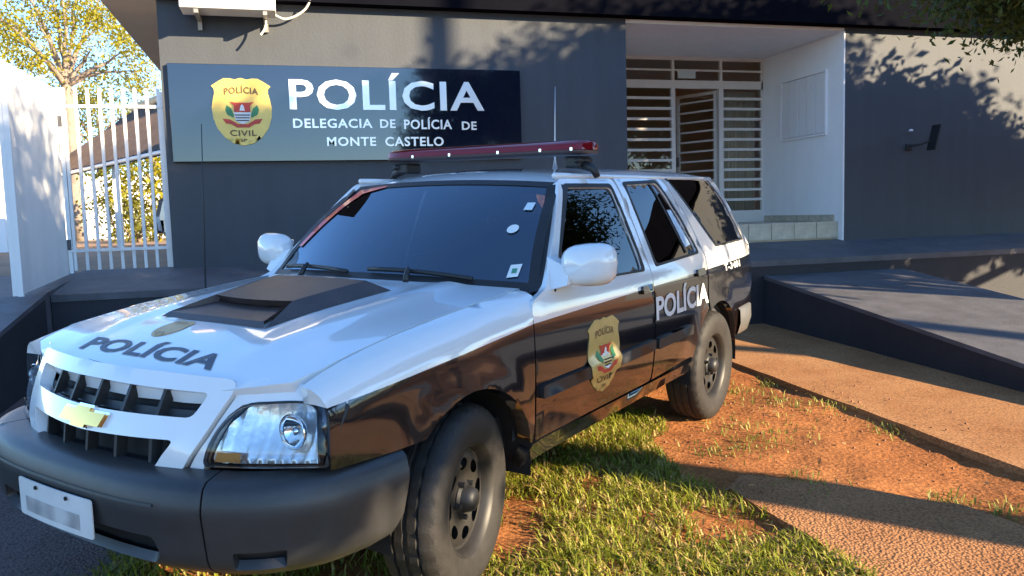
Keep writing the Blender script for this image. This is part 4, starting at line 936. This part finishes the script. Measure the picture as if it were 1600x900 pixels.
def leaves(name, C, size, mat, parent=None, aspect=0.5, droop=0.3, rng=RNG, flat=1.0):
    """one diamond-shaped folded leaf per centre"""
    C = np.asarray(C, float); n = len(C)
    d = rng.normal(size=(n, 3)); d[:, 2] -= droop; d[:, 2] *= flat; d /= np.linalg.norm(d, axis=1)[:, None]
    rv = rng.normal(size=(n, 3)); rv[:, :2] *= flat; u = np.cross(d, rv); u /= np.linalg.norm(u, axis=1)[:, None]; w_ = np.cross(d, u)
    L = size*(0.65+0.7*rng.random((n, 1))); W = L*aspect*0.5
    P = np.stack([C-d*L*.5, C+u*W+w_*W*.3, C+d*L*.5, C-u*W+w_*W*.3], 1).reshape(-1, 3)
    i = np.arange(n)*4
    F_ = np.stack([i, i+1, i+2, i+3], 1)
    me = bpy.data.meshes.new(name); me.vertices.add(4*n); me.vertices.foreach_set('co', P.ravel())
    me.loops.add(4*n); me.loops.foreach_set('vertex_index', F_.ravel().astype(np.int32)); me.polygons.add(n)
    me.polygons.foreach_set('loop_start', (np.arange(n)*4).astype(np.int32)); me.polygons.foreach_set('loop_total', np.full(n, 4, np.int32))
    me.materials.append(mat); me.update(); me.validate()
    o = bpy.data.objects.new(name, me); COL.objects.link(o)
    if parent: o.parent = parent; o.matrix_parent_inverse = Matrix.Translation(-Vector(parent.location))
    return o
def limb(p, q, r0, r1, n=6, wob=0.12, rng=RNG):
    p = np.array(p, float); q = np.array(q, float); L = np.linalg.norm(q-p); pts = []
    for i in range(n+1):
        t = i/n; pts.append(p+(q-p)*t+(rng.normal(size=3)*wob*L*.12*math.sin(math.pi*t))+np.array((0, 0, .10*L*math.sin(math.pi*t)*.5)))
    return pts, [r0+(r1-r0)*i/n for i in range(n+1)]
def make_tree(name, label, base, fork_z, r0, tips, clumps, mats, bark, leafn, leafsz, spread, group=None, lean=(0, 0), drop=0.2):
    root = empty(name, base); tag(root, label, 'tree', group or {'street_tree': 'trees along the street', 'yard_tree': 'trees in the yard behind the gate'}[name])
    b = np.array(base, float); fk = b+np.array((lean[0], lean[1], fork_z))
    mb = MB(); pts, rr = limb(b-np.array((0, 0, .15)), fk, r0, r0*.72, 7, .10); mb.tube(pts, rr, 12)
    L_(mb, 'trunk', bark, root, smooth=True, recalc=False)
    mb = MB()
    for t in tips:
        t = np.array(t, float); md = fk+(t-fk)*.45+RNG.normal(size=3)*.12; md[2] += .12*np.linalg.norm(t-fk)
        p1, r1 = limb(fk-np.array((0, 0, .1)), md, r0*.45, r0*.22, 5); p2, r2 = limb(md, t, r0*.22, r0*.05, 5)
        mb.tube(p1, r1, 8); mb.tube(p2, r2, 6)
        for k in range(5):
            a = p2[RNG.integers(0, 5)]; e = t+RNG.normal(size=3)*spread*.7; p3, r3 = limb(a, e, r0*.07, r0*.02, 4); mb.tube(p3, r3, 5)
    L_(mb, 'branch', bark, root, smooth=True, recalc=False)
    C = np.concatenate([c+RNG.normal(size=(leafn, 3))*spread*np.array((1, 1, .75))*RNG.uniform(.6, 1.2) for c in clumps])
    leaves('crown', C, leafsz, mats, root, droop=drop)
    return root
PU, TU = np.array((.692, .722, 0)), np.array((-.722, .692, 0)); TE = math.tan(SUN_EL)
def psq(p, s, q): v = PU*p+TU*s; return np.array((v[0], v[1], q-TE*s))
# street trees to the right of the view; their crowns shade the car and the wall
def crown_pts(n, prange, srange, qlo, qhi, dens=None):
    out = []
    while len(out) < n:
        p = RNG.uniform(*prange); s = RNG.uniform(*srange); u = (p-sum(prange)/2)/(prange[1]-prange[0])*2; v = (s-sum(srange)/2)/(srange[1]-srange[0])*2
        if u*u*.85+v*v*.9 > 1: continue
        lo, hi = qlo(p), qhi(p)
        if hi <= lo: continue
        q = RNG.uniform(lo, hi)
        if dens and RNG.random() > dens(p, q): continue
        out.append(psq(p, s, q))
    return out
qtopA = lambda p: lerp([-1.8, 2, 4, 6, 7.8], [3.6, 4.3, 4.45, 4.5, 4.1], p)
qlowA = lambda p: lerp([-1.8, 2, 3.3, 4.6, 6, 7.8], [1.2, 1.15, 1.4, 1.6, 1.7, 1.8], p)
cA = crown_pts(260, (-1.8, 7.8), (-10.2, -4.2), qlowA, qtopA)
cA += [psq(RNG.uniform(.3, 4.2), RNG.uniform(-9, -5.0), RNG.uniform(1.35, 3.0)) for _ in range(75)]
# a low branch reaching forward over the pavement, seen at the top right of the view
cL = [np.array((4.05+.30*i+RNG.normal()*.10, 4.45+RNG.normal()*.25, 3.14-.05*i+RNG.normal()*.06)) for i in range(9)]
cL += [np.array((4.75+.3*i+RNG.normal()*.10, 4.7+RNG.normal()*.2, 2.98-.05*i+RNG.normal()*.06)) for i in range(5)]
tA = psq(3.98, -6.6, 0); bA = (tA[0], tA[1], gz(tA[0], tA[1]))
trA = make_tree('street_tree', 'leafy tree with thick trunk standing beyond the pavement, branch hanging by the dappled wall', bA, 3.0, .30, [cA[i] for i in range(0, 260, 15)]+[(4.5, 4.5, 3.15), (5.6, 4.5, 3.0)], cA, M_LEAF, M_BARK, 330, .13, .23)
leaves('foliage', np.concatenate([c+RNG.normal(size=(850, 3))*np.array((.22, .25, .12)) for c in cL]), .065, M_LEAF, trA, aspect=.38, droop=.6)
qtopB = lambda p: lerp([6.4, 8, 10, 10.8, 11.8, 12.4, 13.2, 14.6], [4.35, 4.5, 4.4, 3.35, 3.0, 2.1, 1.3, 1.0], p)
qlowB = lambda p: lerp([6.1, 7.4, 8, 10, 12, 14], [2.2, 1.9, 1.35, .9, .6, .5], p)
cB = crown_pts(270, (6.1, 14.6), (-8.2, -3.2), qlowB, qtopB)
cB += [psq(RNG.uniform(8.8, 11.7), RNG.uniform(-7.5, -3.8), RNG.uniform(1.1, 2.8)) for _ in range(80)]
tB = psq(9.2, -5.6, 0); bB = (tB[0], tB[1], gz(tB[0], tB[1]))
make_tree('street_tree', 'second leafy tree standing further along the street past the ramp', bB, 1.6, .2, [cB[i] for i in range(0, 150, 9)], cB, M_LEAF, M_BARK, 330, .14, .25)
pp = psq(7.35, -14, 0)
pole = empty('utility_pole', (pp[0], pp[1], gz(pp[0], pp[1]))); tag(pole, 'tall concrete utility pole on the street behind the trees', 'pole')
L_(MB().tube([(pp[0], pp[1], -.2), (pp[0], pp[1], 10.2)], [.16, .11], 12), 'shaft', pm('pole_concrete', (0.4, 0.38, 0.35), 0.9), pole)

# yard behind the gate
def bgp(x, y, d): return np.array(((x-450)*.01455*d/22, d, 1.487+(360-y)*.0152*d/22))
tb = bgp(112, 375, 30); tb[2] = 1.05
tips = [bgp(x, y, 30+RNG.uniform(-2, 2)) for x, y in [(20, 60), (60, 20), (95, -10), (130, 10), (165, 40), (205, 75), (235, 110), (60, 95), (150, 75), (40, -40), (110, -60), (180, -20), (0, 20)]]
cl_ = [t+RNG.normal(size=3)*.5 for t in tips for _ in range(3)]
make_tree('yard_tree', 'tall sparse yellow green tree with bare limbs behind the gate', tuple(tb), 5.2, .22, tips, cl_, M_LEAFY, M_BARKG, 300, .12, .42, lean=(-.1, 0))
for i, (x, y, d, lab) in enumerate([(235, 150, 36, 'round olive green tree rising behind the carport roof'), (150, 160, 38, 'low yellow tree filling the gap behind the barred gate')]):
    c = bgp(x, y, d); base = (c[0], c[1], 1.05)
    cc = [c+np.array((RNG.normal()*1.6, RNG.normal()*1.2, RNG.normal()*.9-.4)) for _ in range(26)]
    make_tree('yard_tree', lab, base, c[2]-3.0, .18, [cc[k] for k in range(0, 26, 4)], cc, M_LEAFY if i else M_LEAFO, M_BARKG, 170, .14, .45)
c = bgp(0, 60, 42); base = (c[0]-1.5, c[1], 1.05)
cc = [c+np.array((RNG.normal()*2.2-1.5, RNG.normal()*1.2, RNG.normal()*1.6-1)) for _ in range(16)]
make_tree('yard_tree', 'thin far tree showing beside the top of the white gate panel', base, 4.5, .16, [cc[k] for k in range(0, 16, 3)], cc, M_LEAFO, M_BARKG, 45, .2, .5)
def bush(x, y, d, w_, h, n, mat, lab):
    c = bgp(x, y, d); root = empty('bush', (c[0], d, 1.05)); tag(root, lab, 'bush', 'bushes in the yard')
    mb = MB()
    for k in range(6):
        e = np.array((c[0]+RNG.normal()*w_*.5, d+RNG.normal()*.3, 1.05+h*RNG.uniform(.5, .9))); p_, r_ = limb((c[0]+RNG.normal()*.1, d, 1.0), e, .03, .01, 4); mb.tube(p_, r_, 5)
    L_(mb, 'stem', M_BARKG, root, smooth=True, recalc=False)
    C = np.stack([c[0]+RNG.normal(size=n)*w_*.55, d+RNG.normal(size=n)*.45, 1.05+np.abs(RNG.random(n)**.8)*h], 1)
    C[:, 0] += .25*np.sin(C[:, 2]*5); leaves('foliage', C, .15, mat, root)
bush(235, 300, 25, 1.0, 2.9, 2200, M_LEAFY, 'bright yellow green bush behind the gate, nearest the station corner')
bush(170, 300, 27, .8, 2.6, 1300, M_LEAFY, 'yellow bush in front of the white yard wall')
bush(200, 310, 24, .5, 1.2, 500, M_LEAFO, 'low olive bush under the carport edge')
yw = MB().box(-16, -1, 33, 33.2, .9, 3.4).build('yard_wall', M_WALLW); tag(yw, 'white boundary wall at the back of the yard', 'wall')
hs = empty('white_shed', (-7.4, 19, 1.05)); tag(hs, 'white walled shed with brown roof edge beyond the gate panel', 'shed')
L_(MB().box(-9.5, -5.35, 18, 22, 1.0, 3.35), 'wall', M_WALLW, hs)
L_(MB().box(-9.8, -5.15, 17.6, 22.4, 3.352, 3.52), 'roof', pm('shed_roof', (0.16, 0.08, 0.05), 0.8, var=0.3), hs)
L_(MB().box(-6.35, -5.75, 17.97, 17.999, 1.0, 2.9), 'door', pm('shed_door', (0.30, 0.24, 0.2), 0.7, var=0.2), hs)
# carport: tiled roof on posts running away from the station corner
cpR = empty('carport', (-3.0, 17, 1.05)); tag(cpR, 'open carport with brown tiled roof on white posts behind the gate', 'carport')
e0 = np.array((-1.55, 13.9, 2.72)); e1 = np.array((-6.2, 23.2, 2.72)); ev = e1-e0; nn = np.array((.9, .435, 0)); slope = np.array((nn[0]*2.6, nn[1]*2.6, 1.9))
M_RT = pm('roof_tile', (0.105, 0.072, 0.055), 0.85, var=0.4, vscale=5, bump=0.3, bscale=20)
rt_ = MB()
for k in range(46):   # rows of barrel tiles running down the slope
    t0, t1 = k/46, (k+1)/46; a0 = e0+ev*t0; a1 = e0+ev*t1; md = (a0+a1)/2+np.array((0, 0, .07))
    rt_.add([a0, md, a1, a0+slope, md+slope, a1+slope], [(0, 1, 4, 3), (1, 2, 5, 4)])
L_(rt_, 'roof', M_RT, cpR, recalc=False)
u_ = np.array((0, 0, -.06)); L_(MB().add([e0+u_, e1+u_, e1+slope+u_, e0+slope+u_], [(0, 1, 2, 3)]), 'underside', pm('carport_wood', (0.06, 0.045, 0.035), 0.9), cpR)
L_(MB().tube([e0-nn*.05+np.array((0, 0, -.01)), e1-nn*.05+np.array((0, 0, -.01))], .035, 6), 'gutter', M_GATEW, cpR)
L_(MB().tube([e0+slope+np.array((0, 0, .08)), e1+slope+np.array((0, 0, .08))], .13, 8), 'ridge', pm('ridge_mortar', (0.62, 0.46, 0.28), 0.9, var=0.2), cpR)
for t in (.05, .42, .8):
    q = e0+ev*t+nn*.25; L_(MB().box(q[0]-.06, q[0]+.06, q[1]-.06, q[1]+.06, 1.0, 2.78), 'post', M_GATEW, cpR)
# parked hatchback, only its tail end shows between the gate and the corner
pc = empty('parked_car', (-.4, 17.2, 1.052)); tag(pc, 'silver parked car partly hidden behind the station corner', 'car')
pr_ = [(-2.32, .35), (-2.36, .62), (-2.28, .92), (-2.0, 1.0), (-1.62, 1.40), (-1.1, 1.47), (.2, 1.46), (.95, 1.02), (1.6, .90), (1.68, .4), (1.6, .28), (-2.2, .28)]
mb = MB(); V = []
for y, k in ((16.35, .97), (16.3, 1.0), (18.0, 1.0), (18.05, .97)): V += [(-.35+(x+.35)*k, y, 1.052+z*k) for x, z in pr_]
kk = len(pr_); mb.add(V, [(i*kk+j, i*kk+(j+1) % kk, (i+1)*kk+(j+1) % kk, (i+1)*kk+j) for i in range(3) for j in range(kk)]+[tuple(range(kk)), tuple(range(3*kk, 4*kk))])
pcb = L_(mb, 'body', pm('silver_paint', (0.45, 0.46, 0.48), 0.25, metal=0.5, coat=1), pc)
L_(MB().add([(-1.95, 16.29, 2.08), (-1.58, 16.29, 2.42), (.15, 16.29, 2.44), (.75, 16.29, 2.08)], [(0, 1, 2, 3)]), 'window', M_TINT, pc)
L_(MB().add([(-2.01, 16.5, 2.07), (-2.01, 17.85, 2.07), (-1.66, 17.7, 2.44), (-1.66, 16.65, 2.44)], [(0, 1, 2, 3)]), 'window', M_TINT, pc)
for (x, y) in ((-1.6, 16.32), (1.0, 16.32), (-1.6, 18.0), (1.0, 18.0)):
    L_(MB().lathe([(.001, -.09), (.20, -.09), (.22, -.10), (.30, -.08), (.30, .08), (.20, .10)], 24, 'y', c=(x, y, 1.052+.30)), 'wheel', M_RUB, pc, smooth=False)
L_(MB().box(-2.40, -2.2, 16.35, 18.0, 1.35, 1.62, bev=.03), 'bumper', M_PLAST, pc)

# ------------------------------------------------------------------ grass
def blades(name, A, D, H, mat, lean=0.55, wid=0.004):
    n = len(A); th = RNG.random(n)*2*math.pi; ln = H*RNG.uniform(.2, lean*1.6, n); z0 = GZ0+GA*A+GD*D+dirt_h(A, D)-.004
    dx, dy = np.cos(th), np.sin(th); wx, wy = -dy*wid*RNG.uniform(.6, 1.4, n), dx*wid*RNG.uniform(.6, 1.4, n)
    b = np.stack([A, D, z0], 1); m1 = b+np.stack([dx*ln*.35, dy*ln*.35, H*.6], 1); t = b+np.stack([dx*ln, dy*ln, H*RNG.uniform(.65, 1.0, n)], 1); wv = np.stack([wx, wy, 0*wx], 1)
    P = np.stack([b-wv, b+wv, m1+wv*.8, m1-wv*.8, t], 1).reshape(-1, 3); i = np.arange(n)*5
    me = bpy.data.meshes.new(name)
    Fq = [(int(k), int(k)+1, int(k)+2, int(k)+3) for k in i]+[(int(k)+3, int(k)+2, int(k)+4) for k in i]
    me.from_pydata(P.tolist(), [], Fq); me.materials.append(mat); me.update()
    o = bpy.data.objects.new(name, me); COL.objects.link(o); return o
M_GRASS = leafmat('grass_blade', (0.10, 0.130, 0.008), (0.30, 0.31, 0.030), 0.3)
M_STRAW = leafmat('dry_blade', (0.30, 0.20, 0.06), (0.52, 0.38, 0.13), 0.2)
gpoly = [(-.75, 2.4), (-.2, 1.9), (.9, 1.6), (1.95, 1.75), (1.99, 2.6), (2.0, 3.3), (1.92, 3.75), (2.12, 4.4), (2.2, 5.0), (1.75, 5.35), (1.0, 4.9), (.2, 4.4), (-.6, 3.9), (-.8, 3.3)]
A = RNG.uniform(-.9, 2.4, 150000); D = RNG.uniform(1.5, 5.5, 150000); ok = inpoly(gpoly, A+(noise2(A*4, D*4, 5)-.5)*.25, D+(noise2(A*4, D*4, 6)-.5)*.25)
den = noise2(A*2.6, D*2.6, 11)*.6+noise2(A*8, D*8, 12)*.4
bare = np.exp(-(((A-.86)/.22)**2+((D-3.22)/.2)**2))
ok &= (RNG.random(len(A)) < np.clip((den-.30)*1.9, 0.03, .8)) & (bare < RNG.uniform(.15, .9, len(A)))
A, D = A[ok], D[ok]; k = RNG.random(len(A)) < .62
o = blades('grass', A[k], D[k], RNG.uniform(.02, .095, k.sum()), M_GRASS, lean=.85, wid=.0036); tag(o, 'patch of green grass growing beside the police car', 'grass', kind='stuff')
o = blades('dry_grass', A[~k], D[~k], RNG.uniform(.015, .07, (~k).sum()), M_STRAW, lean=1.1, wid=.005); tag(o, 'dry straw lying among the grass beside the car', 'dry grass', kind='stuff')
# weed tufts on the bare earth
tA_, tD_, tH_ = [], [], []
for (a, d, r_, n) in [(3.05, 5.15, .16, 170), (3.2, 4.75, .08, 60), (2.55, 4.1, .13, 110), (2.75, 4.35, .16, 110), (3.45, 4.55, .10, 90), (3.47, 4.0, .07, 60), (2.95, 3.0, .07, 70), (3.08, 2.82, .05, 50), (2.4, 3.35, .09, 70), (2.85, 5.55, .14, 90), (2.2, 5.3, .16, 120), (3.45, 5.3, .06, 50), (2.3, 3.95, .10, 70), (2.0, 2.3, .10, 90)]:
    tA_.append(a+RNG.normal(size=n)*r_); tD_.append(d+RNG.normal(size=n)*r_); tH_.append(RNG.uniform(.015, .06, n))
o = blades('weeds', np.concatenate(tA_), np.concatenate(tD_), np.concatenate(tH_), leafmat('weed_blade', (0.16, 0.17, 0.03), (0.33, 0.31, 0.08), .3)); tag(o, 'scattered small weeds on the red earth', 'weeds', kind='stuff')
# fallen leaves and grit
n = 900; A = RNG.uniform(-.4, 3.5, n); D = RNG.uniform(1.8, 6.5, n); kp = (RNG.random(n) < np.where(inpoly(gpoly, A, D), .8, .25)); A, D = A[kp], D[kp]
o = leaves('fallen_leaves', np.stack([A, D, GZ0+GA*A+GD*D+dirt_h(A, D)+.022], 1), .042, leafmat('dead_leaf', (0.16, 0.075, 0.03), (0.42, 0.28, 0.12), .15), aspect=.4, droop=0, flat=.22); tag(o, 'fallen dry leaves strewn over grass and earth', 'leaves', kind='stuff')
mb = MB(); n = 700
for _ in range(n):
    a, d = RNG.uniform(1.2, 4.8), RNG.uniform(1.8, 7.3)
    if 2.0 < a < 3.35 and d < 3.0: continue
    r_ = RNG.uniform(.004, .014); z = gz(a, d)+float(dirt_h(a, d))+(.035 if a > 3.54 else 0)
    mb.add([(a+r_, d, z), (a-r_*.5, d+r_, z), (a-r_*.6, d-r_*.8, z), (a, d, z+r_*.9)], [(0, 1, 3), (1, 2, 3), (2, 0, 3)])
o = mb.build('grit', pm('grit', (0.20, 0.09, 0.045), 0.95, var=.4, vscale=8), recalc=False); tag(o, 'small clods and stones on the red earth', 'grit', kind='stuff')

# clipped hedge added outside the view to darken the car's reflections and ground
C = np.concatenate([psq(p, -11.5+RNG.normal()*.2, 0)[None]*np.array((1, 1, 0))+np.stack([RNG.normal(size=420)*.35, RNG.normal(size=420)*.35, RNG.random(420)*3.1], 1) for p in np.arange(1.0, 13, .55)])
hp_ = psq(7, -11.5, 0); hg = empty('unseen_hedge', (hp_[0], hp_[1], 0.05)); tag(hg, 'tall clipped green hedge added to darken the car side reflections', 'unseen_hedge')
leaves('foliage', C, .16, M_LEAF, hg)
mb = MB()
for p in np.arange(1.0, 13, .8):
    b_ = psq(p, -11.5, 0); mb.tube([(b_[0], b_[1], -.1), (b_[0]+.05, b_[1], 1.2), (b_[0], b_[1]+.05, 2.6)], [.05, .035, .012], 6)
L_(mb, 'stem', M_BARK, hg, smooth=True, recalc=False)
